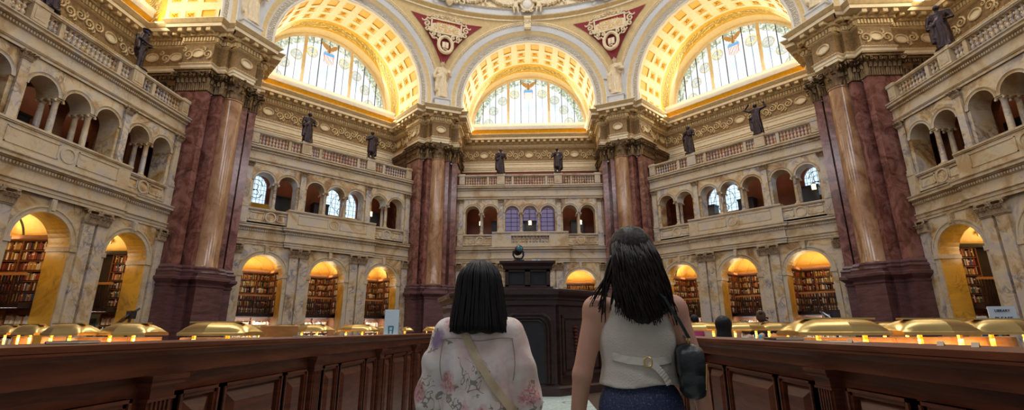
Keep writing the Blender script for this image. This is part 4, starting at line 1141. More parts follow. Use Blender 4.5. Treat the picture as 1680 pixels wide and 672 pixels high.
# ---------------- upper galleries ----------------
GM = {}; M_dimglass = emit('dim_lattice_glass', (.16, .14, .26), .55)
M_gglass = emit('gallery_window_glass', (.62, .82, 1.0), .95)
M_galwall = plain('gallery_brown_red_wall', (.20, .055, .025), .5, 0, .3, scale=1.5)
M_galceil = plain('gallery_ceiling', (.36, .22, .10), .6, 0, .2, scale=2)
def gallery_meshes():
    D = GM; GA = 18.0
    WINS = ((-3.5, .62, 8.05, 9.1), (1.38, 1.05, 8.05, 8.85))
    bm = bmesh.new(); arch_wall(bm, -5.2, 5.2, 6.5, 10.2, WINS, GA, GA+.25, 14, 0, 0)
    D['back'] = mesh_from(bm, 'back_wall', M_galwall)
    bm = bmesh.new(); box(bm, -4.9, 4.9, AB, 18.3, 10.2, 10.3); D['ceil'] = mesh_from(bm, 'gallery_ceiling', M_galceil)
    bm = bmesh.new(); box(bm, -5.0, 5.0, AB, 18.3, 6.4, 6.5); D['floor'] = mesh_from(bm, 'gallery_floor', M_galceil)
    bm = bmesh.new()
    for (u, r_, zs, zp) in WINS:
        n = 16; bm.faces.new([bm.verts.new((u-r_, GA+.15, zs))]+[bm.verts.new((u-r_*math.cos(math.pi*i/n), GA+.15, zp+r_*math.sin(math.pi*i/n))) for i in range(n+1)]+[bm.verts.new((u+r_, GA+.15, zs))])
    D['glass'] = mesh_from(bm, 'glass', M_gglass)
    bm = bmesh.new()
    for (u, r_, zs, zp) in WINS:
        for i in range(-3, 4):
            d = i*r_/3.6; box(bm, u+d-.006, u+d+.006, GA+.08, GA+.12, zs, zp+math.sqrt(r_**2-d*d))
        for i in range(6): z = zs+.28*i; w_ = r_ if z < zp else math.sqrt(max(r_**2-(z-zp)**2, .01)); box(bm, u-w_, u+w_, GA+.08, GA+.12, z, z+.01)
        spiral(bm, (u, GA+.1, zp), r_*.7, 1.6, .018, n=18); spiral(bm, (u+.1, GA+.1, zp-.4), .35, 1.4, .025, n=14, flip=-1)
    D['bars'] = mesh_from(bm, 'glazing_bar', M_iron)
    bm = bmesh.new()
    for (u, r_, zs, zp) in WINS: box(bm, u-r_-.2, u+r_+.2, GA-.3, GA, zs-.62, zs)  # gold sill deepened to stand in for the yellow-lit wall beneath
    D['sill'] = mesh_from(bm, 'sill', M_gold)
    bm = bmesh.new(); box(bm, -5.2, 5.2, GA, GA+.2, 6.5, 10.2); D['back_plain'] = mesh_from(bm, 'back_wall', M_galwall)
    bm = bmesh.new()
    for i in range(9): box(bm, -1.75+.42*i, -1.72+.42*i, GA-.03, GA-.01, 7.3, 9.6)
    for i in range(8): box(bm, -1.75, 1.67, GA-.03, GA-.01, 7.4+.3*i, 7.43+.3*i)
    D['dbars'] = mesh_from(bm, 'glazing_bar', M_iron)
    bm = bmesh.new(); box(bm, -1.75, 1.67, GA-.01, GA+.01, 7.9, 9.6); D['dglass'] = mesh_from(bm, 'glass', M_dimglass)
    bm = bmesh.new()
    box(bm, -.42, .42, -.3, .3, 0, 2.0); box(bm, -.45, .45, -.33, .33, 1.95, 2.05); box(bm, -.45, .45, -.33, .33, 0, .1)
    D['cases'] = mesh_from(bm, 'display_case', M_black)
    bm = bmesh.new(); arch_wall(bm, -4.9, 4.9, 6.5, 10.2, [(u, .62, 6.5, 8.75) for u in (-3.3, -1.65, 0, 1.65, 3.3)], 16.75, 16.95, 12, 0, 0)
    D['inner'] = mesh_from(bm, 'inner_arcade', M_case)
gallery_meshes()
light_col = (1, .78, .45)
def lantern_meshes():
    bm = bmesh.new(); tube(bm, [(0, 0, .42), (0, 0, 1.3)], .012, 6); lathe(bm, [(.30, .02), (.32, .10), (.36, .11), (.38, .05), (.42, .03)], 6); lathe(bm, [(-.03, .03), (0, .09), (.03, .11)], 6)
    for i in range(6): a = i*math.pi/3; tube(bm, [(.10*math.cos(a), .10*math.sin(a), .02), (.105*math.cos(a), .105*math.sin(a), .32)], .008, 4)
    f = mesh_from(bm, 'lantern_frame', M_brass)
    bm = bmesh.new(); lathe(bm, [(.03, .085), (.30, .095)], 6); g = mesh_from(bm, 'lantern_glass', emit('lantern_glow', (1, .88, .6), 5.0))
    return f, g
LF, LG = lantern_meshes()
for k in range(-2, 3):
    e = empty('wall_gallery', (0, 0, 0), rot(k), kind='structure')
    fx = 1 if k == -1 else -1
    o = obj('back_wall', GM['back'] if abs(k) == 1 else GM['back_plain'], parent=e); o.scale = (fx, 1, 1)
    obj('gallery_ceiling', GM['ceil'], parent=e); obj('gallery_floor', GM['floor'], parent=e)
    if abs(k) == 2: obj('inner_arcade', GM['inner'], parent=e)
    for u_, t_ in ((-2.2, 'left part'), (.0, 'middle'), (3.2, 'right part')): tag(obj('display_case', GM['cases'], loc=W(k, u_, 17.62, 6.5), rz=rot(k)), 'dark display case standing in the %s of the %s gallery' % (t_, BAYTXT[k]), 'cabinet', 'display cases in the galleries')
    if abs(k) == 1:
        w = empty('window_%d' % (k+8), (0, 0, 0), rot(k), kind='structure')
        for nm, ky in (('glass', 'glass'), ('glazing_bar', 'bars'), ('sill', 'sill')): o = obj(nm, GM[ky], parent=w); o.scale = (fx, 1, 1)
    if k == 0:
        w = empty('window_8', (0, 0, 0), rot(k), kind='structure'); obj('glass', GM['dglass'], parent=w); obj('glazing_bar', GM['dbars'], parent=w)
    light('gallery_lamp', 'AREA', W(k, 0, 17.2, 10.15), 16, (1, .72, .42), 7, (0, 0, rot(k)), .5)
LANT = [(0, -3.3, 'in the left gallery opening of the rear wall'), (0, 0.0, 'in the centre of the rear triple opening'), (0, 3.35, 'in the right gallery opening of the rear wall'), (-1, 2.75, 'in the last gallery opening of the rear-left wall'), (1, -2.35, 'in the second gallery opening of the rear-right wall'), (1, 3.6, 'in the outermost gallery opening of the rear-right wall')]
for k, u, t in LANT:
    a = 16.6
    l = empty('hanging_lantern', W(k, u, a, 8.05), rot(k), 'glowing brass and glass lantern hanging '+t, 'lantern', 'lanterns in the upper galleries')
    fr_ = obj('frame', LF, parent=l); obj('glass', LG, parent=fr_)
# ---------------- implicit-surface modeller for figures ----------------
class Blob:
    def __init__(s, lo, hi, h):
        s.lo = np.array(lo, float); s.h = h
        s.n = np.ceil((np.array(hi)-s.lo)/h).astype(int)+1
        s.ax = [s.lo[i]+h*np.arange(s.n[i]) for i in range(3)]
        s.f = np.full(s.n, 1.0, np.float32)
    def reg(s, lo, hi, pad):
        sl = []
        for i in range(3):
            a = max(0, int((lo[i]-pad-s.lo[i])/s.h)); b = min(s.n[i], int((hi[i]+pad-s.lo[i])/s.h)+2); sl.append(slice(a, max(a, b)))
        X, Y, Z = np.meshgrid(*[s.ax[i][sl[i]] for i in range(3)], indexing='ij')
        return tuple(sl), X, Y, Z
    def put(s, sl, d, k, sub=False):
        f = s.f[sl]
        if sub:
            s.f[sl] = np.maximum(f, -d); return
        if k <= 0: s.f[sl] = np.minimum(f, d); return
        h = np.clip(.5+.5*(f-d)/k, 0, 1); s.f[sl] = f*(1-h)+d*h-k*h*(1-h)
    def cap(s, p, q, r1, r2=None, k=.02, sub=False, sq=(1, 1, 1)):
        r2 = r1 if r2 is None else r2; p = np.array(p, float); q = np.array(q, float); r = max(r1, r2)/min(sq)
        sl, X, Y, Z = s.reg(np.minimum(p, q)-r, np.maximum(p, q)+r, k+.03)
        if X.size == 0: return s
        d = q-p; L = d.dot(d)+1e-9
        t = np.clip(((X-p[0])*d[0]+(Y-p[1])*d[1]+(Z-p[2])*d[2])/L, 0, 1)
        D = np.sqrt(((X-p[0]-t*d[0])*sq[0])**2+((Y-p[1]-t*d[1])*sq[1])**2+((Z-p[2]-t*d[2])*sq[2])**2)-(r1+(r2-r1)*t)
        s.put(sl, D, k, sub); return s
    def ell(s, c, r, k=.02, rx=0, ry=0, rz=0, sub=False):
        R_ = max(r); sl, X, Y, Z = s.reg(np.array(c)-R_, np.array(c)+R_, k+.03)
        if X.size == 0: return s
        x, y, z = X-c[0], Y-c[1], Z-c[2]
        M = (Matrix.Rotation(R(rz), 3, 'Z') @ Matrix.Rotation(R(ry), 3, 'Y') @ Matrix.Rotation(R(rx), 3, 'X')).transposed()
        a = M[0][0]*x+M[0][1]*y+M[0][2]*z; b = M[1][0]*x+M[1][1]*y+M[1][2]*z; c_ = M[2][0]*x+M[2][1]*y+M[2][2]*z
        k0 = np.sqrt((a/r[0])**2+(b/r[1])**2+(c_/r[2])**2)+1e-9; k1 = np.sqrt((a/r[0]**2)**2+(b/r[1]**2)**2+(c_/r[2]**2)**2)+1e-9
        s.put(sl, k0*(k0-1)/k1, k, sub); return s
    def apply(s, fn):
        X, Y, Z = np.meshgrid(*s.ax, indexing='ij'); s.f = fn(s.f, X, Y, Z).astype(np.float32); return s
    def back_y(s, x, z, side=-1):
        i = int(round((x-s.lo[0])/s.h)); k = int(round((z-s.lo[2])/s.h)); i = min(max(i, 0), s.n[0]-1); k = min(max(k, 0), s.n[2]-1)
        col = s.f[i, :, k]; idx = np.where(col < 0)[0]
        if len(idx) == 0: return None
        j = idx[0] if side < 0 else idx[-1]; j2 = j-1 if side < 0 else j+1
        if 0 <= j2 < len(col):
            t = col[j]/(col[j]-col[j2]); return s.ax[1][j]+(s.ax[1][j2]-s.ax[1][j])*t
        return s.ax[1][j]
    def mesh(s, name, mat, smooth=True):
        f = s.f; f[0], f[-1] = .5, .5; f[:, 0], f[:, -1] = .5, .5; f[:, :, 0], f[:, :, -1] = .5, .5
        inside = f < 0; n = s.n; cn = n-1
        acc = np.zeros((*cn, 3)); cnt = np.zeros(cn)
        I = np.indices(cn).transpose(1, 2, 3, 0).astype(float)
        offs = [(0, 0, 0), (1, 0, 0), (0, 1, 0), (1, 1, 0), (0, 0, 1), (1, 0, 1), (0, 1, 1), (1, 1, 1)]
        def corner(o): return f[o[0]:o[0]+cn[0], o[1]:o[1]+cn[1], o[2]:o[2]+cn[2]]
        for a in offs:
            for ax in range(3):
                if a[ax]: continue
                b = list(a); b[ax] = 1; fa, fb = corner(a), corner(b); m = (fa < 0) != (fb < 0)
                t = np.where(m, fa/np.where(m, fa-fb, 1), 0)
                for c in range(3): acc[..., c] += np.where(m, a[c]+(t if c == ax else 0), 0)
                cnt += m
        act = cnt > 0; idx = -np.ones(cn, int); idx[act] = np.arange(act.sum())
        P = (I[act]+acc[act]/cnt[act][:, None])*s.h+s.lo
        faces = []
        for ax in range(3):
            sl0 = [slice(1, cn[i]) for i in range(3)]; sl0[ax] = slice(0, cn[ax]); sl1 = list(sl0); sl1[ax] = slice(1, cn[ax]+1)
            A_, B_ = inside[tuple(sl0)], inside[tuple(sl1)]; m = A_ != B_; w = np.argwhere(m); flip = A_[m]
            for i in range(3):
                w[:, i] += (0 if i == ax else 1)
            u, v = (ax+1) % 3, (ax+2) % 3
            def at(du, dv):
                q = w.copy(); q[:, u] -= du; q[:, v] -= dv; return idx[q[:, 0], q[:, 1], q[:, 2]]
            q = np.stack([at(1, 1), at(0, 1), at(0, 0), at(1, 0)], 1)
            q[~flip] = q[~flip][:, ::-1]; faces.append(q)
        F = np.concatenate(faces); F = F[(F >= 0).all(1)]
        me = bpy.data.meshes.new(name); me.from_pydata(P.tolist(), [], F.tolist()); me.materials.append(mat)
        for p in me.polygons: p.use_smooth = smooth
        me.update(); return me

# ---------------- statues ----------------
def robe_folds(amp, ntheta, ztop, seed=0, zb=0):
    def fn(f, X, Y, Z):
        th = np.arctan2(Y, X); w = np.clip((ztop-Z)/(.5), 0, 1)
        return f+amp*w*(np.sin(ntheta*th+1.5*np.sin(Z*5+seed)+seed)+.5*np.sin((ntheta*2+1)*th-Z*6+seed*2))
    return fn
def statue_mesh(kind, mat, seed=0, H=1.72, h=.022):
    s = H/1.72; b = Blob((-.55*s, -.42*s, -.02), (.55*s, .42*s, 1.95*s if kind != 'goddess' else 2.05*s), h)
    S = lambda *v: tuple(x*s for x in v)
    # figures face -y
    if kind == 'breeches':
        for sx in (-1, 1):
            b.cap(S(sx*.09, .0, .46), S(sx*.08, 0, .90), .062*s, .10*s, .02); b.cap(S(sx*.11, 0, .07), S(sx*.09, 0, .46), .042*s, .062*s, .02); b.ell(S(sx*.12, -.06, .04), S(.05, .12, .045), .02)
        b.ell(S(0, 0, .98), S(.18, .13, .16), .04); b.ell(S(0, .1, .95), S(.30, .10, .46), .05); b.cap(S(.25, .05, .6), S(.2, .1, 1.3), .07*s, .08*s, .06); b.cap(S(-.28, .02, .75), S(-.2, .1, 1.3), .07*s, .08*s, .06)
    elif kind == 'cloak':
        for sx in (-1, 1):
            b.cap(S(sx*.10, 0, .07), S(sx*.08, 0, .62), .05*s, .085*s, .02); b.ell(S(sx*.12, -.06, .04), S(.05, .12, .045), .02)
        b.cap(S(0, .02, .5), S(0, 0, 1.1), .17*s, .17*s, .05); b.cap(S(.14, .06, .35), S(.12, .05, 1.2), .13*s, .15*s, .06)
    else:
        b.cap(S(0, .02, .14), S(0, 0, 1.05), .20*s, .155*s, .05, sq=(1, 1.15, 1)); b.cap(S(.07, -.05, .1), S(.05, -.03, .8), .13*s, .10*s, .05)
        for sx in (-1, 1): b.ell(S(sx*.09, -.16, .05), S(.05, .10, .05), .02)
    b.ell(S(0, 0, 1.22), S(.185, .125, .24), .05); b.ell(S(0, 0, 1.38), S(.22, .11, .09), .05)
    b.cap(S(0, 0, 1.42), S(0, -.01, 1.5), .055*s, .05*s, .03)
    b.ell(S(0, -.02, 1.61), S(.075, .092, .112), .02); b.ell(S(0, .01, 1.63), S(.085, .095, .10), .02); b.cap(S(0, -.11, 1.60), S(0, -.125, 1.585), .012*s, .016*s, .01)
    if kind in ('breeches', 'robe'): b.ell(S(0, -.07, 1.53), S(.045, .05, .06), .02)
    if kind == 'breeches': b.ell(S(0, -.01, 1.69), S(.13, .13, .045), .02, rx=8); b.ell(S(.02, 0, 1.73), S(.08, .08, .05), .02)
    A = {'robe': ((.22, 0, 1.36), (.27, -.02, 1.08), (.10, -.18, 1.12), (-.22, 0, 1.36), (-.27, -.03, 1.08), (-.06, -.18, 1.20)),
         'cloak': ((.22, 0, 1.36), (.29, .02, 1.10), (.25, -.12, .90), (-.22, 0, 1.36), (-.27, -.06, 1.12), (-.02, -.20, 1.25)),
         'toga': ((.22, 0, 1.36), (.28, -.03, 1.08), (.12, -.20, 1.0), (-.22, 0, 1.36), (-.28, 0, 1.10), (-.30, -.06, .85)),
         'breeches': ((.22, 0, 1.36), (.30, .03, 1.12), (.13, -.16, 1.08), (-.22, 0, 1.36), (-.30, 0, 1.12), (-.10, -.20, 1.02)),
         'raised': ((.22, 0, 1.36), (.40, -.04, 1.38), (.37, -.08, 1.62), (-.22, 0, 1.36), (-.42, -.02, 1.50), (-.22, -.08, 1.72)),
         'goddess': ((.20, 0, 1.36), (.30, -.05, 1.12), (.12, -.20, 1.14), (-.20, 0, 1.36), (-.29, 0, 1.10), (-.32, -.08, .86))}[kind]
    for q in (0, 3):
        b.cap(S(*A[q]), S(*A[q+1]), .062*s, .05*s, .03); b.cap(S(*A[q+1]), S(*A[q+2]), .048*s, .032*s, .02); w = A[q+2]
        b.ell(S(w[0]*.97, w[1]-.03, w[2]), S(.035, .05, .028), .015)
        for f_ in range(4): b.cap(S(w[0]+.018*(f_-1.5), w[1]-.05, w[2]), S(w[0]+.018*(f_-1.5), w[1]-.11, w[2]-.02), .011*s, .008*s, .004)
    if kind in ('robe', 'toga', 'goddess', 'raised'):
        b.cap(S(.2, 0, 1.38), S(-.18, -.08, .95), .06*s, .09*s, .05); b.cap(S(-.18, -.06, .95), S(-.22, -.04, .35), .09*s, .06*s, .05)
    if kind == 'raised': b.cap(S(.38, -.1, .1), S(.38, -.1, 1.78), .012*s, .012*s, .004)
    if kind == 'robe': b.cap(S(.10, -.2, 1.05), S(.10, -.2, 1.3), .05*s, .05*s, .01)
    if kind == 'goddess':
        b.ell(S(0, .02, 1.68), S(.10, .10, .07), .02)
        for q in range(5): b.cap(S(.07*math.cos(q*1.25), .07*math.sin(q*1.25)-.01, 1.72), S(.09*math.cos(q*1.25), .09*math.sin(q*1.25)-.01, 1.80), .015*s, .008*s, .01)
        b.ell(S(.16, -.22, 1.2), S(.07, .05, .10), .02)
    b.apply(robe_folds(.012*s if kind != 'breeches' else .006, 11, 1.25*s, seed)) 
    b.cap(S(0, 0, .0), S(0, 0, .02), .26*s, .26*s, .0, sq=(1, 1, 6))
    return b.mesh('figure', mat)
BS = {k_: statue_mesh(k_, M_bronze, i) for i, k_ in enumerate(('robe', 'cloak', 'toga', 'breeches', 'raised'))}
PUT = [(-2, 1.95, 'breeches', 25, 'bronze statue in a short cape and breeches on the left balustrade, nearest the pier'),
       (-2, -1.60, 'robe', 0, 'bronze statue cut by the top edge on the left balustrade'),
       (-1, -1.87, 'toga', 10, 'bronze statue in long draped robe, nearer the left pier, on the rear-left balustrade'),
       (-1, 1.87, 'cloak', -10, 'slim bronze statue with bent arm, right of the pair on the rear-left balustrade'),
       (0, -1.9, 'robe', 5, 'bronze statue in a full-length gown, left of the pair on the rear balustrade'),
       (0, 1.85, 'cloak', -15, 'bronze statue with cloak and visible legs, right of the pair on the rear balustrade'),
       (1, -1.95, 'robe', -8, 'bulky cloaked bronze statue, left of the pair on the rear-right balustrade'),
       (1, 1.85, 'raised', 0, 'bronze statue lifting one arm and holding a staff on the rear-right balustrade'),
       (2, -1.85, 'toga', 40, 'heavily draped dark bronze statue turned away on the right balustrade')]
for k, u, kd, tw, lb in PUT:
    o = obj('bronze_statue', BS[kd], loc=W(k, u, AF+.1, 11.23), rz=rot(k)+R(tw)); o.scale = (1.28, 1.2, 1.06)
    tag(o, lb, 'statue', 'bronze statues standing on the balustrades')
GD = statue_mesh('goddess', M_plaster, 3, 2.75, .032)
bmp = bmesh.new(); box(bmp, -.55, .55, -.40, .5, 0, .12); box(bmp, -.48, .48, -.34, .5, .12, .74); box(bmp, -.55, .55, -.40, .5, .74, .84); PLN = mesh_from(bmp, 'statue_plinth', M_blue)
for j, t in ((-2, 'on nearest left pier, cut by top edge'), (-1, 'over the pier left of the central arch'), (0, 'over the pier right of the central arch'), (1, 'on nearest right pier, cut by top edge')):
    th = R(22.5+45*j); v = 15.02
    p = struct('trim_%d' % (j+8), PLN, loc=(v*math.sin(th), v*math.cos(th), Z_COR+.03), rz=-th)
    o = obj('plaster_statue', GD,  loc=(v*math.sin(th), v*math.cos(th), Z_COR+.88), rz=-th+(.2 if j % 2 else -.25)); o.scale = (1.22, 1.15, 1)
    tag(o, 'ivory plaster statue of a robed woman '+t, 'statue', 'plaster figures above the piers')
# winged boys seated either side of a shield on the ring above the central arch
def cherub(sd):
    b = Blob((-.6, -.5, -.95), (.6, .4, .75), .03)
    b.ell((0, 0, 0), (.17, .14, .26), .04); b.ell((0, -.03, .38), (.13, .14, .15), .03); b.ell((sd*.03, 0, -.22), (.19, .16, .14), .04)
    b.cap((sd*.12, 0, .18), (sd*.38, -.12, .12), .07, .055, .03); b.cap((sd*.38, -.12, .12), (sd*.45, -.1, .35), .055, .04, .03)
    b.cap((-sd*.12, 0, .18), (-sd*.30, -.08, -.05), .07, .055, .03)
    for s in (-1, 1): b.cap((s*.1, 0, -.25), (s*.13, -.25, -.38), .10, .08, .03); b.cap((s*.13, -.25, -.38), (s*.14+sd*.05, -.2, -.78), .075, .05, .03); b.ell((s*.14+sd*.05, -.27, -.82), (.05, .1, .05), .02)
    b.ell((-sd*.32, .15, .25), (.22, .05, .36), .03, ry=-30*sd)
    return b.mesh('cherub', M_plaster)
for sd in (-1, 1):
    o = obj('plaster_cherub', cherub(-sd), loc=(sd*.80, 13.45, 22.85), rz=0)
    tag(o, 'plaster winged child %s of the oval shield above the central arch' % ('left', 'right')[sd > 0], 'statue', 'figures on the ring moulding')
cz = empty('shield_ornament', (0, 13.5, 22.9), 0, 'oval plaster shield with scrolls above the keystone of the central arch', 'ornament')
bm = bmesh.new(); lathe(bm, [(-.05, .0), (-.05, .36), (.05, .30), (.10, .15), (.12, .0)], 20, M=Matrix.Rotation(R(90), 4, 'X') @ Matrix.Diagonal((1, 1.2, 1, 1))); obj('boss', bm, M_white, cz, smooth=True)
bm = bmesh.new(); tube(bm, [(.42*math.cos(t*math.pi/12), 0, .5*math.sin(t*math.pi/12)) for t in range(25)], .08, 8, caps=False)
for s in (-1, 1): spiral(bm, (s*.3, -.03, .5), .18, 1.3, .06, ax=Vector((s, 0, 0)), n=10); spiral(bm, (s*.25, -.03, -.5), .15, 1.3, .05, ax=Vector((s, 0, 0)), n=10, flip=-1)
obj('frame', bm, M_plaster, cz, smooth=True)

# ---------------- panelled barriers along the passage ----------------
def barrier(name, X, sgn, ya, yb, zt, pil, label):
    """sgn=+1: face looks to +x (left barrier), -1: face looks to -x"""
    e = empty(name, (X, (ya+yb)/2, 0), 0, label, 'barrier'); y0, y1 = ya-(ya+yb)/2, yb-(ya+yb)/2
    sc = abs(X)/1.5
    def bx(bm, d0, d1, a, b, z0, z1): box(bm, *sorted((sgn*d0, sgn*d1)), a, b, z0, z1)
    PTH = [(0, y0), (0, y1)] if sgn < 0 else [(0, y1), (0, y0)]
    zf = zt-.125*sc
    bm = bmesh.new()
    bx(bm, -.34, .05, y0, y1, zt-.022, zt); bx(bm, -.32, .035, y0, y1, zt-.028, zt-.022)
    sweep(bm, PTH, [(.045, zt-.028), (.05, zt-.02), (.05, zt-.03), (.035, zt-.036), (.02, zt-.044), (.012, zt-.05), (0, zt-.055)])
    obj('top_rail', bm, M_mahogh, e)
    bm = bmesh.new(); bx(bm, -.28, 0, y0, y1, zf, zt-.045); obj('frieze', bm, M_mahogh, e)
    bm = bmesh.new(); bx(bm, -.26, -.035, y0, y1, 0, zf+.002); obj('body', bm, M_mahog, e)
    bm = bmesh.new(); bx(bm, -.26, -.005, y0, y1, 0, .12); bx(bm, -.26, -.015, y0, y1, .12, .16); obj('base', bm, M_mahog, e)
    ps = [p-(ya+yb)/2 for p in pil]; w = .065*sc
    bmP = None
    for p in ps:
        bm = bmesh.new(); bx(bm, -.04, .0, p-w, p+w, .12, zf-.095*sc)
        for i in range(5): bx(bm, .0, .007, p-w*.75+i*w*.34, p-w*.75+i*w*.34+w*.14, .3, zf-.10*sc)
        bx(bm, -.04, .012, p-w*1.2, p+w*1.2, .12, .26); bx(bm, -.04, .010, p-w*1.15, p+w*1.15, zf-.1*sc, zf-.088*sc)
        bx(bm, -.04, .008, p-w*1.0, p+w*1.0, zf-.088*sc, zf-.05*sc); bx(bm, -.04, .016, p-w*1.2, p+w*1.2, zf-.05*sc, zf-.038*sc)
        bx(bm, -.04, .028, p-w*1.4, p+w*1.4, zf-.038*sc, zf-.02*sc); bx(bm, -.04, .036, p-w*1.55, p+w*1.55, zf-.02*sc, zf)
        obj('pilaster', bm, M_mahog, e)
    def raised(a, b):
        bm = bmesh.new(); z0, z1 = .24, zf-.078*sc; f = .03*sc
        fr = -.035
        for (a_, b_, c_, d_) in ((a, b, z1-f, z1), (a, b, z0, z0+f), (a, a+f, z0, z1), (b-f, b, z0, z1)): bx(bm, fr, -.012, a_, b_, c_, d_)
        for (a_, b_, c_, d_) in ((a, b, z1-f*.45, z1), (a, b, z0, z0+f*.45), (a, a+f*.45, z0, z1), (b-f*.45, b, z0, z1)): bx(bm, fr, -.004, a_, b_, c_, d_)
        a2, b2, z2, z3 = a+f*1.35, b-f*1.35, z0+f*1.35, z1-f*1.35; g = .055*sc
        o_ = [bm.verts.new((sgn*(-.033), y, z)) for y, z in ((a2, z2), (b2, z2), (b2, z3), (a2, z3))]
        i_ = [bm.verts.new((sgn*(-.006), y, z)) for y, z in ((a2+g, z2+g), (b2-g, z2+g), (b2-g, z3-g), (a2+g, z3-g))]
        for q in range(4): bm.faces.new((o_[q], o_[(q+1) % 4], i_[(q+1) % 4], i_[q]))
        bm.faces.new(i_); obj('raised_panel', bm, M_mahog, e)
    for p, q in zip(ps, ps[1:]):
        L = q-p-2*w; a = p+w
        c = [(.045, .245), (.275, .70), (.73, .95)]
        for s0, s1 in c: raised(a+L*s0, a+L*s1)
    return e
barrier('wood_barrier', -1.5, 1, -14.7, -5.2, 1.2565, [-14.66, -13.2, -11.76, -10.33, -8.89, -7.45, -6.0], 'long panelled mahogany barrier on the left of the passage')
barrier('wood_barrier', 1.2, -1, -14.9, -6.2, 1.2465, [-14.6, -13.12, -11.63, -10.14, -8.65, -7.16], 'long panelled mahogany barrier on the right of the passage')

# ---------------- central issue desk ----------------
cx = -.07
e = empty('issue_desk', (cx, -1.8, 0), 0, 'dark carved mahogany issue desk with upper cabinet in the centre of the room', 'desk')
OCT = [(-.60, -1.75), (.60, -1.75), (1.72, -.75), (2.3, .9), (1.2, 2.2), (-1.2, 2.2), (-2.3, .9), (-1.72, -.75)]
def co(pr, mat, nm, path=OCT):
    P = path if offset(path, .1, True)[0].y < path[0][1] else path[::-1]
    bm = bmesh.new(); sweep(bm, P, pr, True, cap=True); return obj(nm, bm, mat, e)
co([(.0, .0), (.10, .0), (.10, .16), (.06, .2), (.0, .24)], M_darkwood, 'base')
co([(-.02, .2), (-.02, 1.95)], M_darkwood, 'body')
co([(.0, 1.80), (.03, 1.83), (.03, 1.92), (.06, 1.94), (.06, 1.98), (.14, 2.04), (.16, 2.10), (.16, 2.15), (.10, 2.17), (.0, 2.18)], M_darkwood, 'cornice')
# front niche with a flattened arch surround, side facets with panels and a carved drop
bm = bmesh.new(); P = [(-.50, .26), (-.50, 1.38), (-.47, 1.50), (-.40, 1.59), (-.30, 1.64), (.30, 1.64), (.40, 1.59), (.47, 1.50), (.50, 1.38), (.50, .26)]
for off_, dep, w in ((0, .10, .05), (.07, .06, .045), (.13, .03, .03)):
    for (a, b) in zip(P, P[1:]):
        sa = 1-off_/.5; A_ = (a[0]*sa, a[1]-off_ if a[1] > 1 else a[1]); B_ = (b[0]*sa, b[1]-off_ if b[1] > 1 else b[1])
        tube(bm, [(A_[0], -1.75-dep*.5, A_[1]), (B_[0], -1.75-dep*.5, B_[1])], w*.6, 6)
ns_ = obj('niche_surround', bm, M_darkwood, e, smooth=True)
bm = bmesh.new(); box(bm, -.36, .36, -1.76, -1.70, .26, 1.46); obj('niche_door', bm, M_black, ns_)
for s in (-1, 1):
    A_ = Vector((s*.60, -1.75, 0)); B_ = Vector((s*1.72, -.75, 0)); d = (B_-A_); L = d.length; d.normalize()
    M = Matrix.Translation(A_) @ Matrix(((d.x, s*d.y, 0, 0), (d.y, -s*d.x, 0, 0), (0, 0, 1, 0), (0, 0, 0, 1)))
    bm = bmesh.new()
    for (x0, x1, z0, z1) in ((.12, L-.12, 1.55, 1.62), (.12, L-.12, .40, .47), (.12, .19, .40, 1.62), (L-.19, L-.12, .40, 1.62), (.04, .09, .25, 1.8), (L-.09, L-.04, .25, 1.8)): box(bm, x0, x1, -.02, .05, z0, z1, M)
    box(bm, .24, L-.24, -.02, .03, .52, 1.50, M); sp_ = obj('side_panel', bm, M_darkwood, e)
    bm = bmesh.new()
    for i in range(9): 
        p = M @ Vector((L*.35, .05, 1.36-.07*i)); r_ = .055-.004*i+.012*(i % 2)
        lathe(bm, [(-r_*.7, .01), (0, r_), (r_*.7, .01)], 7, p)
    obj('carved_drop', bm, M_mahog, sp_, smooth=True)
# upper cabinet
UC = [(-.50, -1.55), (.50, -1.55), (.50, -.75), (-.50, -.75)]
co([(-.0, 2.17), (.06, 2.17), (.06, 2.22), (.0, 2.24)], M_darkwood, 'cabinet_base', UC)
bm = bmesh.new()
for x0, x1 in ((-.50, -.42), (-.06, .06), (.42, .50)): box(bm, x0, x1, -1.55, -1.45, 2.2, 2.66)
box(bm, -.5, .5, -1.55, -1.45, 2.2, 2.27); box(bm, -.5, .5, -1.55, -1.45, 2.56, 2.66); box(bm, -.5, .5, -1.46, -.75, 2.2, 2.66)
cb_ = obj('cabinet', bm, M_darkwood, e)
bm = bmesh.new()
for x0, x1 in ((-.42, -.06), (.06, .42)): box(bm, x0+.015, x1-.015, -1.50, -1.46, 2.285, 2.545)
obj('cabinet_panel', bm, M_black, cb_)
co([(.0, 2.60), (.04, 2.62), (.05, 2.68), (.10, 2.73), (.12, 2.74), (.12, 2.79), (.0, 2.80)], M_darkwood, 'cabinet_cornice', UC)
# stepped grey-brown mouldings of the lower wing, left of the desk
M_stone = plain('greyed_wood_top', (.20, .14, .135), .45, 0, .15)
bm = bmesh.new(); box(bm, -.02, .5, 0, 1.0, 0, 1.45); obj('wing', bm, M_darkwood, e, loc=(-1.78, -1.3, 0))
bm = bmesh.new(); box(bm, -.10, .5, -.08, 1.05, 1.58, 1.66); box(bm, -.04, .5, -.03, 1.0, 1.66, 1.86); box(bm, -.12, .5, -.1, 1.05, 1.78, 1.82); box(bm, -.06, .5, -.04, 1.0, 1.45, 1.58); obj('wing_top', bm, M_stone, e, loc=(-1.78, -1.3, 0))

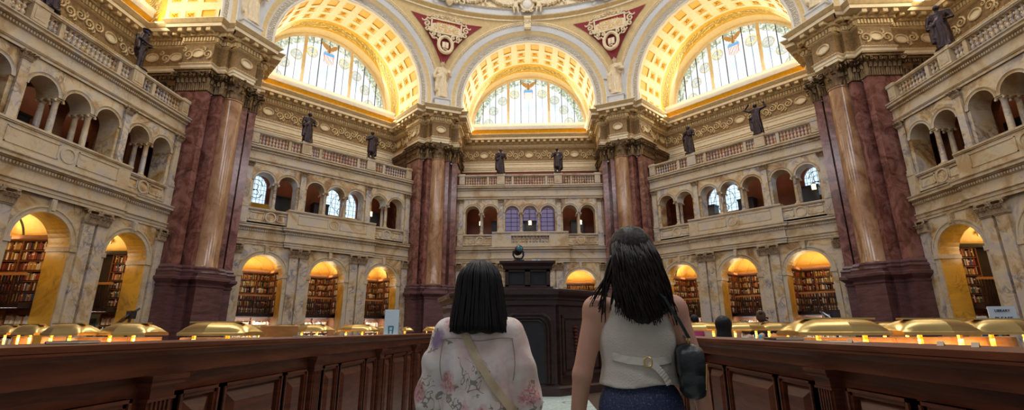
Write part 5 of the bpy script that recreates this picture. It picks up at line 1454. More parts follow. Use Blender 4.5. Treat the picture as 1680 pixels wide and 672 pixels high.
# moving-head stage light and a small projector on the cabinet
s_ = empty('stage_light', (-.28, -3.0, 2.80), R(20), 'black swivelling spotlight with bluish lens on top of the issue desk', 'lamp')
bm = bmesh.new(); box(bm, -.11, .11, -.09, .09, 0, .07); lathe(bm, [(.07, .05), (.11, .05)], 12); obj('base', bm, M_black, s_)
bm = bmesh.new(); tube(bm, [(-.12, 0, .28), (-.125, 0, .18), (-.08, 0, .11), (.08, 0, .11), (.125, 0, .18), (.12, 0, .28)], .022, 8); obj('yoke', bm, M_black, s_, smooth=True)
bm = bmesh.new(); MX = Matrix.Translation((0, 0, .29)) @ Matrix.Rotation(R(70), 4, 'X'); lathe(bm, [(-.11, .03), (-.10, .075), (-.04, .095), (.06, .10), (.11, .09), (.12, .07)], 18, M=MX); hd_ = obj('head', bm, M_black, s_, smooth=True)
bm = bmesh.new(); lathe(bm, [(.118, .068), (.135, .04), (.138, .0)], 16, M=MX); obj('lens', bm, plain('blue_lens', (.03, .14, .18), .08, .2), hd_, smooth=True)
s_ = empty('projector', (.12, -3.15, 2.80), 0, 'small pale projector lying on the cabinet top beside the spotlight', 'projector')
bm = bmesh.new(); box(bm, -.10, .10, -.08, .08, 0, .05); bmesh.ops.bevel(bm, geom=bm.edges[:], offset=.012, segments=2, affect='EDGES'); obj('case', bm, M_white, s_)
bm = bmesh.new(); lathe(bm, [(0, .03), (.02, .028)], 12, M=Matrix.Translation((.03, -.08, .025)) @ Matrix.Rotation(R(90), 4, 'X')); obj('lens', bm, plain('lens_glass', (.3, .5, .7), .1), s_)
# ---------------- reading desks with brass lamps ----------------
M_tube = emit('warm_lamp_tube', (1, .84, .50), 9.0)
def shade_mesh(L=.74):
    sec = [(-.115, 0), (-.115, .022), (-.108, .026), (-.100, .058), (-.075, .092), (-.035, .112), (0, .116), (.035, .112), (.075, .092), (.100, .058), (.108, .026), (.115, .022), (.115, 0)]
    st = [-.5, -.47, -.43, -.37, -.29, 0, .29, .37, .43, .47, .5]; sc = [.12, .42, .66, .86, 1, 1, 1, .86, .66, .42, .12]
    bm = bmesh.new(); V = []
    st = st[:6]+[.0]+st[6:]; sc = sc[:6]+[1]+sc[6:]
    for t, k_ in zip(st, sc):
        x = t*L; yb = abs(t)*.13      # the shade bends in the middle, following the curved desk
        V.append([bm.verts.new((x, y+yb, (z if z < .03 else .026+(z-.026)*k_))) for y, z in sec])
    for qi, (a, b) in enumerate(zip(V, V[1:])):
        if qi == 5: continue
        for i in range(len(sec)-1): bm.faces.new((a[i], a[i+1], b[i+1], b[i]))
    bm.faces.new(V[0]); bm.faces.new(V[-1])
    for x0, x1 in ((-.30, -.012), (.012, .30)): box(bm, x0*L/.74, x1*L/.74, .0, .05, .112, .124)
    return mesh_from(bm, 'lamp_shade', M_brass, True)
SHD = shade_mesh()
bm = bmesh.new()
for s in (-1, 1): box(bm, -.012+s*.0, .012, -.05, -.03, 0, .32)
MPOST = mesh_from(bm, 'lamp_post', M_post)
bm = bmesh.new(); box(bm, -.30, .30, -.02, .05, .012, .022); MTUBE = mesh_from(bm, 'lamp_tube', M_tube)
bm = bmesh.new(); box(bm, -.26, .26, -.05, -.01, 0, .018); MRAIL = mesh_from(bm, 'lamp_foot', M_brass)
def desk_meshes():
    bm = bmesh.new(); box(bm, -.40, .40, -.36, .36, 1.02, 1.06); box(bm, -.42, .42, -.10, .10, 1.06, 1.075); t = mesh_from(bm, 'desktop', M_wood)
    bm = bmesh.new(); box(bm, -.38, .38, -.32, .32, .08, 1.02); box(bm, -.40, .40, -.34, .34, 0, .08)
    for s in (-1, 1): box(bm, -.3, .3, s*.33-.01, s*.33+.01, .2, .9)
    b = mesh_from(bm, 'desk_body', M_mahog); return t, b
DT, DB = desk_meshes()
rc = (0, -13.712)
def at_px(px, D, z=0):        # the place D metres in front of the viewpoint on that line of sight
    X = (px-840)/761.93; p = R(15.108); yw = R(2.269)
    u0 = -(541.5-336)/761.93; yy = math.cos(p)-math.sin(p)*u0
    x = math.cos(yw)*X-math.sin(yw)*yy; y = math.sin(yw)*X+math.cos(yw)*yy
    return Vector((x/y*D, rc[1]+D, z))
LAMPS = [(8, 5.7, 'leftmost brass desk lamp, cut by the left edge of the photo'), (46, 5.3, 'second brass desk lamp from the left edge'), (106, 4.75, 'wide brass desk lamp left of the black book stand, half its shade in shadow'),
         (206, 4.65, 'bright brass desk lamp under the black tilted screen on the left'), (352, 4.15, 'broad brass desk lamp before the purple pier base on the left'), (420, 8.6, 'small dark brass lamp just right of the broad left lamp'),
         (466, 8.4, 'brass desk lamp left of the shiny lamp below the rear-left arcade'), (510, 7.9, 'shiny pale brass lamp in the middle of the rear-left desks'), (583, 8.2, 'long brass lamp left of the white leaflet stand'),
         (626, 11.5, 'tiny brass lamp just left of the white leaflet stand'), (665, 13.5, 'tiny lamp right of the white leaflet stand'), (706, 12.5, 'tiny lamp beside the flowered blouse'),
         (1378, 3.55, 'biggest bright brass lamp on the right desks'), (1537, 3.75, 'brass lamp before the base of the right pier, silvery on its left half'), (1648, 3.95, 'brass lamp cut by the right edge under the blue notice'),
         (1222, 7.0, 'pale brass lamp between the black hair and the person taking a picture'), (1275, 7.3, 'brass lamp just under the raised arms on the right'), (1152, 7.2, 'brass lamp beside the elbow with the black handbag'), (1466, 5.6, 'half hidden brass lamp between the two big right lamps')]
SC_L = {8: .8, 46: .85}
for i, (px, D, lb) in enumerate(LAMPS):
    p = at_px(px, D); ang = math.atan2(p.x, -p.y)    # tangent to the ring of desks
    zz = 1.06; big = D < 6
    d = empty('reading_desk', (p.x, p.y, 0), ang*.8, 'desk under '+(lb[:lb.find(',')] if ',' in lb else lb), 'desk', 'ring of reading desks')
    obj('desktop', DT, parent=d); obj('body', DB, parent=d)
    l = empty('desk_lamp', (p.x, p.y, 1.075), ang*.8, lb, 'lamp', 'brass lamps on the reading desks')
    top = 1.385 if big else 1.41
    zs = top-.124-1.075
    sh_ = obj('shade', SHD, parent=l, loc=(0, 0, zs)); o = obj('tube', MTUBE, parent=sh_, loc=(0, 0, -.012))
    for x in (-.20, .17):
        q = obj('post', MPOST, parent=l, loc=(x, 0.02, 0)); q.scale = (1, 1, (zs+.03)/.32)
    obj('foot', MRAIL, parent=l, loc=(0, .04, 0))
    if D < 9: light('desk_lamp_light', 'AREA', (p.x, p.y, 1.075+zs-.03), 6.5, (1, .80, .46), .55, (0, 0, ang*.8), .12)
# curved wooden screens of the next ring, lamp glow painted into their bright oak
bm = bmesh.new(); n = 10; V = []
for i in range(n+1):
    t = R(-62+124*i/n)
    V.append([bm.verts.new((r_*math.sin(t)*1.0, -r_*math.cos(t)+.30, z)) for r_, z in ((.30, .74), (.30, 1.235), (.275, 1.24), (.275, .74))])
for a, b in zip(V, V[1:]):
    for q in range(4): bm.faces.new((a[q], a[(q+1) % 4], b[(q+1) % 4], b[q]))
bm.faces.new(V[0]); bm.faces.new(V[-1]); CHB = mesh_from(bm, 'back_rest', M_wood, True)
bm = bmesh.new(); lathe(bm, [(.70, .24), (.72, .27), (.75, .27), (.77, .24)], 20); CHS = mesh_from(bm, 'seat', M_wood, True)
bm = bmesh.new(); tube(bm, [(0, 0, 0), (0, 0, .72)], [.028, .02], 8); CHL = mesh_from(bm, 'leg', M_wood, True)
CH = [(22, 6.2), (72, 5.85), (122, 5.3), (168, 5.2), (218, 5.15), (308, 4.7), (352, 4.62), (396, 4.65), (440, 5.3), (1335, 4.1), (1392, 4.02), (1450, 4.1), (1492, 4.2), (1552, 4.22), (1606, 4.3), (1655, 4.42), (1500, 6.3), (1585, 6.4), (1290, 8.0)]
for i, (px, D) in enumerate(CH):
    p = at_px(px, D); a = math.atan2(p.x, -p.y)*.8
    side = 'left' if px < 840 else 'right'
    c = empty('tub_chair', (p.x, p.y, 0), a, 'oak curved-back stool, %s side, %s' % (side, ['first from the photo edge', 'second from the photo edge', 'third from the photo edge', 'fourth from the photo edge', 'fifth, under the brightest lamp', 'sixth, before the pier base', 'seventh, before the pier base', 'eighth, beside the far lamps', 'beyond the broad lamp, standing tallest', 'left of the biggest lamp', 'under the biggest lamp, left', 'under the biggest lamp, right', 'left of the silvery lamp', 'under the silvery lamp', 'right of the silvery lamp', 'nearest the photo edge', 'in the farther row, left', 'in the farther row, right', 'below the person taking a picture'][i]), 'chair', 'oak tub chairs at the reading desks')
    dz = .0 if i != 8 else .12
    obj('back_rest', CHB, parent=c, loc=(0, 0, dz)); obj('seat', CHS, parent=c)
    for q in range(4): t = R(45+90*q); obj('leg', CHL, parent=c, loc=(.17*math.cos(t), .17*math.sin(t), 0))

# leaflet stand with teal strip, on the left barrier
bl = plain('pale_blue_card', (.62, .78, .86), .35, 0, .03); M_tl = plain('teal_print', (.02, .25, .30), .5)
s_ = empty('leaflet_stand', (-1.64, -8.15, 1.257), R(14), 'white-blue card in a stand on the left barrier, teal mark at its foot', 'sign')
bm = bmesh.new(); M = Matrix.Rotation(R(-10), 4, 'X'); box(bm, -.082, .082, -.004, .004, .0, .29, M); obj('card', bm, bl, s_)
bm = bmesh.new()
for x in (-.022, .016): box(bm, x-.008, x+.008, -.007, -.004, .01, .10, M @ Matrix.Rotation(R(-4 if x < 0 else 4), 4, 'Y'))
box(bm, -.02, .014, -.007, -.004, .085, .10, M); box(bm, -.02, .014, -.007, -.004, .045, .052, M); obj('mark', bm, M_tl, s_)
bm = bmesh.new(); box(bm, -.09, .09, -.03, .08, 0, .006); obj('foot', bm, M_white, s_)
# notice at the right edge
p = at_px(1651, 5.1, 1.25)
s_ = empty('notice_sign', p, R(-10), 'pale blue notice asking to please return, at the right edge beyond the lamps', 'sign')
bm = bmesh.new(); box(bm, -.12, .12, -.005, .005, .0, .28); obj('board', bm, bl, s_)
bm = bmesh.new(); box(bm, -.015, .015, .005, .02, -1.21, .1); box(bm, -.12, .12, -.1, .12, -1.21, -1.19); obj('stand', bm, M_black, s_)
M_navy = plain('navy_print', (.03, .05, .14), .5)
def text(body, size, loc, parent, mat, name='lettering'):
    cu = bpy.data.curves.new(name, 'FONT'); cu.body = body; cu.size = size; cu.align_x = 'CENTER'; cu.extrude = .002
    o = bpy.data.objects.new(name+'_src', cu); COL.objects.link(o); bpy.context.view_layer.update()
    me = bpy.data.meshes.new_from_object(o.evaluated_get(bpy.context.evaluated_depsgraph_get())); bpy.data.objects.remove(o)
    me.materials.clear(); me.materials.append(mat)
    q = bpy.data.objects.new(name, me); COL.objects.link(q); q.rotation_euler = (R(90), 0, 0); q.location = loc; reg(q, parent); return q
text('LIBRARY', .035, (0, -.008, .225), s_, M_navy); text('PLEASE', .05, (0, -.008, .14), s_, M_navy); text('RETURN', .05, (0, -.008, .085), s_, M_navy)
p = at_px(1615, 5.0, 1.07)
s_ = empty('framed_card', (p.x, p.y, 1.21), R(-14), 'small blue card with white edge left of the please return notice', 'sign')
bm = bmesh.new(); box(bm, -.04, .04, -.004, .004, 0, .22); box(bm, -.01, .01, 0, .01, -1.21, 0); box(bm, -.06, .06, -.06, .06, -1.21, -1.19); obj('frame', bm, M_white, s_)
bm = bmesh.new(); box(bm, -.033, .033, -.007, -.004, .01, .17); obj('print', bm, plain('blue_print', (.06, .10, .25), .5), s_)
# tilted screens on black stands
for px, D, rz, lb in ((200, 5.4, -20, 'black tilted screen on a stand behind the bright left lamp'), (1362, 5.8, 15, 'small black screen behind the biggest right lamp')):
    p = at_px(px, D, 1.06); s_ = empty('tilted_screen', p, R(rz), lb, 'monitor'); sg = 1 if px < 840 else -1
    M = Matrix.Translation((0, 0, .40)) @ Matrix.Rotation(R(-28*sg), 4, 'Y') @ Matrix.Rotation(R(35), 4, 'X')
    M = M @ Matrix.Diagonal((1, 1, 1, 1) if px < 840 else (.45, .6, 1, 1))
    bm = bmesh.new(); box(bm, -.16, .13, -.10, .10, -.02, .0, M); obj('screen', bm, M_black, s_)
    bm = bmesh.new(); box(bm, -.12, .05, -.07, .06, .0, .003, M); obj('display', bm, emit('screen_glow_%d' % px, (.35, .42, .55), .5), s_)
    bm = bmesh.new(); tube(bm, [(.08, 0, 0), (.09, 0, .38)], .015, 8); box(bm, .0, .18, -.08, .08, 0, .015); box(bm, .06, .15, -.03, .03, .38, .47); obj('stand', bm, M_black, s_)
    d_ = empty('reading_desk', (p.x, p.y, 0), R(rz), 'desk under the '+lb, 'desk', 'ring of reading desks'); obj('desktop', DT, parent=d_); obj('body', DB, parent=d_)
# books, papers and folders lying on the barrier ledges
def flat_item(name, X, Y, z, w, d, h, rz, mat, lb, cat):
    bm = bmesh.new(); box(bm, -w/2, w/2, -d/2, d/2, 0, h); bmesh.ops.bevel(bm, geom=bm.edges[:], offset=min(h*.3, .004), segments=1, affect='EDGES')
    if name == 'closed_book':
        e_ = empty(name, (X, Y, z), R(rz), lb, cat); obj('cover', bm, mat, e_)
        bm = bmesh.new(); box(bm, -w/2+.006, w/2+.001, -d/2-.001, d/2+.001, h*.2, h*.8); obj('pages', bm, M_plaster, e_)
    else: tag(obj(name, bm, mat, loc=(X, Y, z), rz=R(rz)), lb, cat)
M_paper = plain('paper_white', (.85, .84, .80), .7, 0, .03)
flat_item('closed_book', -1.68, -12.0, 1.257, .10, .15, .010, 20, M_black, 'black flat book lying on the left barrier below the bright lamp', 'book')
flat_item('closed_book', -1.70, -10.15, 1.257, .12, .2, .010, 5, M_black, 'dark flat book on the left barrier under the far lamps', 'book')
flat_item('closed_book', 1.38, -11.0, 1.247, .14, .24, .014, -12, plain('dark_brown_cover', (.10, .06, .04), .4), 'brown flat book on the right barrier under the biggest lamp', 'book')
flat_item('paper_slip', 1.36, -11.55, 1.247, .06, .12, .003, 30, M_paper, 'white paper slip lying on the right barrier', 'paper')
def place_card(X, Y, z, rz, lb):
    bm = bmesh.new(); M1 = Matrix.Rotation(R(25), 4, 'X'); M2 = Matrix.Rotation(R(-25), 4, 'X')
    box(bm, -.017, .017, -.001, .001, -.028, 0, Matrix.Translation((0, 0, .026)) @ M1); box(bm, -.017, .017, -.001, .001, -.028, 0, Matrix.Translation((0, 0, .026)) @ M2)
    for v in bm.verts: v.co *= .55
    tag(obj('folded_card', bm, M_plaster, loc=(X, Y, z), rz=R(rz)), lb, 'card', 'folded cards on the right barrier')
for X, Y, lb in ((1.34, -11.62, 'white folded card on the right barrier beside the paper slip'), (1.38, -12.02, 'folded card on the right barrier between two lamp posts'), (1.36, -12.17, 'folded card on the right barrier beside the silvery lamp'), (1.36, -12.44, 'folded card nearest the right edge of the photo')):
    place_card(X, Y, 1.247, -60, lb)
# ---------------- people ----------------
def skin_mat(name, c):
    m, nt, b = _new(name); v = pos(nt, obj=True)
    nt.links.new(ramp(nt, noise(nt, v, 9, 4), [(.3, tuple(x*.88 for x in c)), (.7, c)]), b.inputs['Base Color'])
    b.inputs['Roughness'].default_value = .5; b.inputs['Subsurface Weight'].default_value = .12; b.inputs['Subsurface Radius'].default_value = (.02, .008, .004); b.inputs['Subsurface Scale'].default_value = .6
    return m
def hair_mat(name, c, rough=.32):
    m, nt, b = _new(name); v = pos(nt, (60, 60, 3), True); n = noise(nt, v, 1.5, 4, .3)
    nt.links.new(ramp(nt, n, [(.3, tuple(x*.5 for x in c)), (.7, tuple(x*1.5 for x in c))]), b.inputs['Base Color'])
    b.inputs['Roughness'].default_value = rough; b.inputs['Specular IOR Level'].default_value = .28; bump(nt, b, n, .5, .004); return m
M_skin = skin_mat('skin', (.60, .31, .21)); M_skin2 = skin_mat('skin_light', (.56, .34, .25))
M_hairb = hair_mat('black_hair', (.007, .006, .007), .42); M_hairbr = hair_mat('dark_brown_hair', (.014, .008, .006), .46); M_hairlt = hair_mat('light_brown_hair', (.10, .06, .035), .4)
def body(H=1.70, h=.008, arms=None, sitting=False, head_rx=0):
    """one continuous figure facing +y, feet at z = 0; arms = ((elbow, wrist, hand end) right, left)"""
    s = H/1.70; b = Blob((-.48*s, -.32*s, -.01), (.48*s, .62*s, 1.74*s), h)
    S = lambda x, y, z: (x*s, y*s, z*s)
    zt = 0
    hz = .88
    if sitting: hz = .66
    d = hz-.88
    for q in (-1, 1):
        if not sitting:
            b.cap(S(q*.095, 0, .90), S(q*.10, .01, .50), .088*s, .058*s, .04); b.cap(S(q*.10, .01, .50), S(q*.10, -.02, .30), .056*s, .055*s, .02); b.cap(S(q*.10, -.02, .32), S(q*.10, 0, .09), .053*s, .036*s, .02)
            b.cap(S(q*.10, -.02, .05), S(q*.115, .15, .03), .042*s, .030*s, .02)
        else:
            b.cap(S(q*.10, 0, hz), S(q*.13, .38, hz-.10), .085*s, .060*s, .04); b.cap(S(q*.13, .38, hz-.10), S(q*.13, .36, .09), .056*s, .036*s, .02); b.cap(S(q*.13, .38, .05), S(q*.14, .55, .03), .042*s, .030*s, .02)
    b.ell(S(0, 0, .92+d), S(.165, .115, .13), .05); b.ell(S(0, .005, 1.06+d), S(.130, .095, .14), .05); b.ell(S(0, .005, 1.23+d), S(.150, .105, .17), .05)
    b.ell(S(0, -.01, 1.35+d), S(.165, .085, .085), .05)
    for q in (-1, 1): b.ell(S(q*.075, .085, 1.24+d), S(.06, .05, .06), .03); b.ell(S(q*.155, 0, 1.375+d), S(.062, .058, .06), .04)
    b.cap(S(0, -.01, 1.38+d), S(0, .005, 1.50+d), .055*s, .050*s, .035)
    if arms is None: arms = (((.205, -.02, 1.10), (.225, .05, .86), (.22, .10, .70)), ((-.205, -.02, 1.10), (-.225, .05, .86), (-.22, .10, .70)))
    for q, (e_, w_, t_) in zip((1, -1), arms):
        sh = (q*.165, 0, 1.375+d); b.cap(S(*sh), S(*e_), .050*s, .040*s, .03); b.cap(S(*e_), S(*w_), .040*s, .026*s, .015)
        e2, w2, t2 = Vector(e_), Vector(w_), Vector(t_); dr = (t2-w2).normalized(); sd = dr.cross(Vector((1, 0, 0))); sd = sd.normalized() if sd.length > .1 else Vector((0, 1, 0)); nr = dr.cross(sd)
        pc = w2+dr*.05; b.cap(S(*w_), S(*(w2+dr*.075)), .024*s, .033*s, .012, sq=(1.25, 1, 1))
        for i, L in enumerate((.062, .078, .072, .055)):      # four fingers, slightly curled, unequal
            k0 = w2+dr*.075+sd*(.036-.022*i)*.95; k1 = k0+dr*L*.55+nr*(.010*q); k2 = k1+dr*L*.40+nr*(.022*q)
            b.cap(S(*k0), S(*k1), .0105*s, .0095*s, .003); b.cap(S(*k1), S(*k2), .0095*s, .008*s, .003)
        k0 = w2+dr*.028+sd*.026; k1 = k0+dr*.028+sd*.026; k2 = k1+dr*.032+sd*.006+nr*(.008*q)
        b.cap(S(*k0), S(*k1), .013*s, .011*s, .005); b.cap(S(*k1), S(*k2), .011*s, .009*s, .003)
    # head: skull, jaw, nose, lips, brows, ears
    c = (0, .015, 1.60+d)
    b.ell(S(*c), S(.073, .092, .105), .02); b.ell(S(0, -.012, 1.615+d), S(.075, .085, .085), .02); b.ell(S(0, .055, 1.535+d), S(.045, .045, .045), .03)
    b.cap(S(0, .100, 1.605+d), S(0, .117, 1.578+d), .009*s, .013*s, .008); b.ell(S(0, .100, 1.545+d), S(.024, .012, .008), .004); b.ell(S(0, .098, 1.536+d), S(.020, .012, .007), .004)
    for q in (-1, 1):
        b.ell(S(q*.030, .094, 1.632+d), S(.022, .012, .007), .006); b.ell(S(q*.031, .104, 1.612+d), S(.014, .010, .009), .0, sub=True); b.ell(S(q*.031, .094, 1.612+d), S(.012, .011, .010), .002)
        b.ell(S(q*.076, .0, 1.605+d), S(.010, .018, .030), .006)
    return b, s, d
def smooth_mesh(me, it=2):
    bm = bmesh.new(); bm.from_mesh(me)
    for _ in range(it): bmesh.ops.smooth_vert(bm, verts=bm.verts, factor=.5, use_axis_x=True, use_axis_y=True, use_axis_z=True)
    bm.to_mesh(me); bm.free(); return me
def part(nm, me, parent): return obj(nm, me, parent=parent)

# --- long haired visitor on the right ---
HR_ = 1.715
P1 = empty('person', (.45, -11.62, 0), R(-3), 'person with long wavy dark hair in a sleeveless cream top, carrying a black bag', 'person')
armsR = (((.235, -.01, 1.12), (.275, .05, .87), (.27, .10, .71)), ((-.235, -.015, 1.11), (-.270, .03, .86), (-.265, .08, .70)))
b, s, d = body(HR_, .007, armsR)
part('body', smooth_mesh(b.mesh('body', M_skin), 1), P1)
knit = plain('cream_knit', (.62, .56, .47), .8, 0, .06, 180, .35, 4)
t = Blob((-.26, -.22, .98), (.26, .24, 1.50), .007)
T_ = lambda x, y, z: (x*s, y*s, z*s)
t.ell(T_(0, .0, 1.02), T_(.175, .125, .15), .05); t.ell(T_(0, 0, 1.10), T_(.146, .112, .15), .05); t.ell(T_(0, .0, 1.25), T_(.162, .122, .17), .05); t.ell(T_(0, -.008, 1.355), T_(.135, .096, .085), .05)
for q in (-1, 1): t.ell(T_(q*.075, .09, 1.24), T_(.068, .058, .07), .03)
t.cap(T_(0, -.01, 1.38), T_(0, 0, 1.44), .068, .062, .03)
def shirt_cut(f, X, Y, Z):
    f = f+.0022*np.sin(Z*95+3*np.sin(X*14))*np.clip((1.2-Z)/.15, 0, 1)
    f = np.maximum(f, 1.083+.008*np.sin(X*20)-Z); f = np.maximum(f, Z-1.452*s+0*X)
    for q in (-1, 1): f = np.maximum(f, .058-np.sqrt(((X-q*.178*s)*.95)**2+((Z-1.36*s)*.55)**2)+0*Y) if False else f
    return f
t.apply(shirt_cut); TOP = t
part('top', t.mesh('top', knit), P1)
# shoulder straps and seams of the vest
def on_back(Bl, x, z, off=.004):
    y = Bl.back_y(x, z); return Vector((x, (y if y is not None else 0)-off, z))
def ribbon(Bl, pts, w, th=.004, off=.003, n=40, nm='strap', mat=None, parent=None):
    """flat band lying on the back of a garment; pts are (x, z) control points"""
    P = []
    segs = list(zip(pts, pts[1:])); tot = sum(math.dist(a, b) for a, b in segs)
    for a, b_ in segs:
        m = max(2, int(n*math.dist(a, b_)/tot))
        for i in range(m): f = i/m; P.append((a[0]+(b_[0]-a[0])*f, a[1]+(b_[1]-a[1])*f))
    P.append(pts[-1]); bm = bmesh.new(); rows = []; last = None
    for i, p in enumerate(P):
        q = P[min(i+1, len(P)-1)]; r_ = P[max(i-1, 0)]; d_ = Vector((q[0]-r_[0], q[1]-r_[1])).normalized(); nx, nz = -d_.y, d_.x; row = []
        ys = []
        for k_ in (-.5, -.17, .17, .5):
            x, z = p[0]+nx*w*k_, p[1]+nz*w*k_; y = Bl.back_y(x, z)
            ys.append(y)
        good = [y for y in ys if y is not None]; base = (sum(good)/len(good)) if good else last
        if base is None: continue
        last = base
        for k_, y in zip((-.5, -.17, .17, .5), ys):
            x, z = p[0]+nx*w*k_, p[1]+nz*w*k_; yy = y if y is not None else base
            row.append(bm.verts.new((x, yy-off-th, z)))
        row.append(bm.verts.new((p[0]+nx*w*.5, row[3].co.y+th, p[1]+nz*w*.5))); row.append(bm.verts.new((p[0]-nx*w*.5, row[0].co.y+th, p[1]-nz*w*.5)))
        rows.append(row)
    for a, b_ in zip(rows, rows[1:]):
        for i in range(6): bm.faces.new((a[i], a[(i+1) % 6], b_[(i+1) % 6], b_[i]))
    return obj(nm, bm, mat, parent, smooth=True)
silk = plain('cream_satin_ribbon', (.74, .69, .58), .45, 0, .05)
BLT = ribbon(TOP, [(-.115, 1.198), (-.06, 1.185), (.015, 1.178), (.065, 1.180), (.12, 1.188)], .030, mat=silk, parent=P1, nm='belt')
ribbon(TOP, [(.022, 1.178), (.055, 1.155), (.085, 1.12), (.098, 1.092)], .026, off=.008, mat=silk, parent=BLT, nm='belt_tail')
bm = bmesh.new(); c_ = on_back(TOP, .018, 1.178, .012); tube(bm, [c_+Vector((.016*math.cos(a*math.pi/8), 0, .018*math.sin(a*math.pi/8))) for a in range(17)], .003, 6, caps=False); obj('ring_buckle', bm, M_brass, BLT, smooth=True)
# dark blue flecked skirt
def denim():
    m, nt, b_ = _new('dark_blue_flecked_cloth'); v = pos(nt, obj=True)
    n = noise(nt, v, 160, 2); nt.links.new(ramp(nt, n, [(.4, (.018, .026, .07)), (.62, (.035, .05, .12)), (.72, (.22, .20, .28))]), b_.inputs['Base Color']); b_.inputs['Roughness'].default_value = .75; return m
k = Blob((-.26, -.24, .40), (.26, .24, 1.10), .009)
k.cap(T_(0, 0, .48), T_(0, 0, .93), .185*s, .170*s, .03, sq=(1, 1.28, 1)); k.ell(T_(0, 0, 1.0), T_(.160, .118, .13), .05)
k.apply(lambda f, X, Y, Z: np.maximum(np.maximum(f+.004*np.sin(9*np.arctan2(Y, X))*np.clip((.9-Z)/.3, 0, 1), .44-Z), Z-1.10))
part('skirt', k.mesh('skirt', denim()), P1)
def shoes(parent, s, mat):
    for q in (-1, 1):
        z = Blob((q*.11*s-.07, -.12, -.01), (q*.11*s+.07, .26, .11), .008); z.cap((q*.10*s, -.03, .045), (q*.118*s, .17*s, .035), .050, .042, .02, sq=(1, 1, 1.2)); z.apply(lambda f, X, Y, Z: np.maximum(f, .004-Z)); part('shoe', z.mesh('shoe', mat), parent)
shoes(P1, s, M_black)
# hair: a mass down the back plus wavy locks
def hair(parent, s, zc, mass, locks, mat, h=.007, lo=(-.24, -.24, 1.1), hi=(.24, .16, 1.78), strand=.0025, freq=150):
    g = Blob(lo, hi, h); mass(g)
    g.apply(lambda f, X, Y, Z: f+strand*np.sin(np.arctan2(Y-.0, X)*freq*.22+4*np.sin(Z*9))+strand*.7*np.sin(X*freq+3*np.sin(Z*14)))
    e_ = part('hair', g.mesh('hair', mat), parent)
    if locks:
        bm = bmesh.new()
        for pts, r_ in locks: tube(bm, pts, r_, 5)
        q = obj('hair_lock', bm, mat, e_, smooth=2)
    return g, e_
def mass1(g):
    g.ell((0, -.004, 1.625*s), (.092*s, .112*s, .105*s), .02); g.cap((0, -.03, 1.65*s), (0, -.07, 1.47*s), .078*s, .092, .04, sq=(1, 1.2, 1))
    g.cap((-.005, -.08, 1.50*s), (.01, -.112, 1.41*s), .095, .090, .04, sq=(1, 1.9, 1)); g.cap((.01, -.108, 1.42*s), (.02, -.118, 1.36*s), .085, .045, .03, sq=(1, 2.8, 1))
    g.ell((0, .105, 1.585*s), (.062*s, .075, .095*s), .004, sub=True)
rnd = random.Random(3); locks = []
for i in range(230):
    f = rnd.uniform(-1, 1); x0 = .086*f; x1 = .12*f+.02+rnd.uniform(-.02, .02); zb = 1.315+.06*rnd.random()+.05*abs(f)**2; ph = rnd.uniform(0, 6.3); fr = rnd.uniform(15, 24); am = rnd.uniform(.009, .021)
    pts = []; r_ = []
    for j in range(22):
        t_ = j/21; z = 1.712*s+(zb-1.712*s)*t_; sp_ = min(1, t_*2.2); x = x0*sp_*(1-t_)+x1*t_ if t_ > .3 else x0*(.35+.65*t_/.3)*(1)
        x = (x0*math.sin(math.pi/2*min(1, .12+t_/.28)))*(1-max(0, (t_-.3)/.7))+x1*max(0, (t_-.3)/.7)
        yb = -.012-.140*math.sin(min(1, t_*2.1)*math.pi/2)-.008*rnd.random()+.09*(abs(x)/.15)**2
        pts.append(Vector((x+am*math.sin(fr*z+ph)*t_, yb+am*.7*math.cos(fr*z+ph), z))); r_.append(.0055*(1-.75*max(0, t_-.6)/.4)*(.5+.5*min(1, t_*4)))
    locks.append((pts, r_))
for sd, x1, zb in ((-1, -.195, 1.40), (-1, -.175, 1.36), (-1, -.165, 1.33), (1, .150, 1.36), (1, .135, 1.32), (-1, -.185, 1.43)):       # loose locks over the shoulders
    for q in range(4):
        ph = rnd.uniform(0, 6); pts = []
        for j in range(16):
            t_ = j/15; z = 1.60*s+(zb+rnd.uniform(-.002, .002)-1.60*s)*t_; x = sd*.085*(1-t_)+(x1+.008*q)*t_
            pts.append(Vector((x+.010*math.sin(20*z+ph), -.045-.035*math.sin(t_*3.1)-.01*q*.5, z)))
        locks.append((pts, [.006*(1-.7*j/15) for j in range(16)]))
hair(P1, s, 0, mass1, locks, M_hairbr)
# black shoulder bag with ring and strap, carried by the visitor
BG = empty('shoulder_bag', (.445+.185, -11.62-.11, 1.055), R(-12), 'black leather shoulder bag hanging under the arm of the long haired visitor', 'bag')
leather = plain('black_leather', (.012, .018, .020), .32, 0, .3, 40, .2)
z = Blob((-.07, -.14, -.02), (.09, .14, .22), .006); z.cap((.0, -.055, .05), (.0, -.055, .125), .052, .046, .02); z.cap((.0, .055, .05), (.0, .055, .125), .052, .046, .02); z.cap((0, -.06, .05), (0, .06, .05), .056, .056, .03); z.cap((0, -.05, .13), (0, .05, .13), .046, .046, .03)
z.apply(lambda f, X, Y, Z: np.maximum(f, np.abs(X)-.042)); part('pouch', z.mesh('pouch', leather), BG)
z = Blob((-.07, -.15, .04), (.09, .15, .24), .006); z.cap((0, -.055, .10), (0, -.055, .135), .060, .056, .02); z.cap((0, .055, .10), (0, .055, .135), .060, .056, .02); z.cap((0, -.05, .12), (0, .05, .12), .06, .06, .03); z.apply(lambda f, X, Y, Z: np.maximum(np.maximum(f, np.abs(X)-.048), .075-Z)); part('flap', z.mesh('flap', leather), BG)
bm = bmesh.new(); tube(bm, [(.035, -.11+.0*i, .06+.0*i) for i in range(2)] if False else [(.04, -.10, .03), (.05, -.105, .12)], .004, 6)
obj('zip_pull', bm, M_brass, BG, smooth=True); bm = bmesh.new()
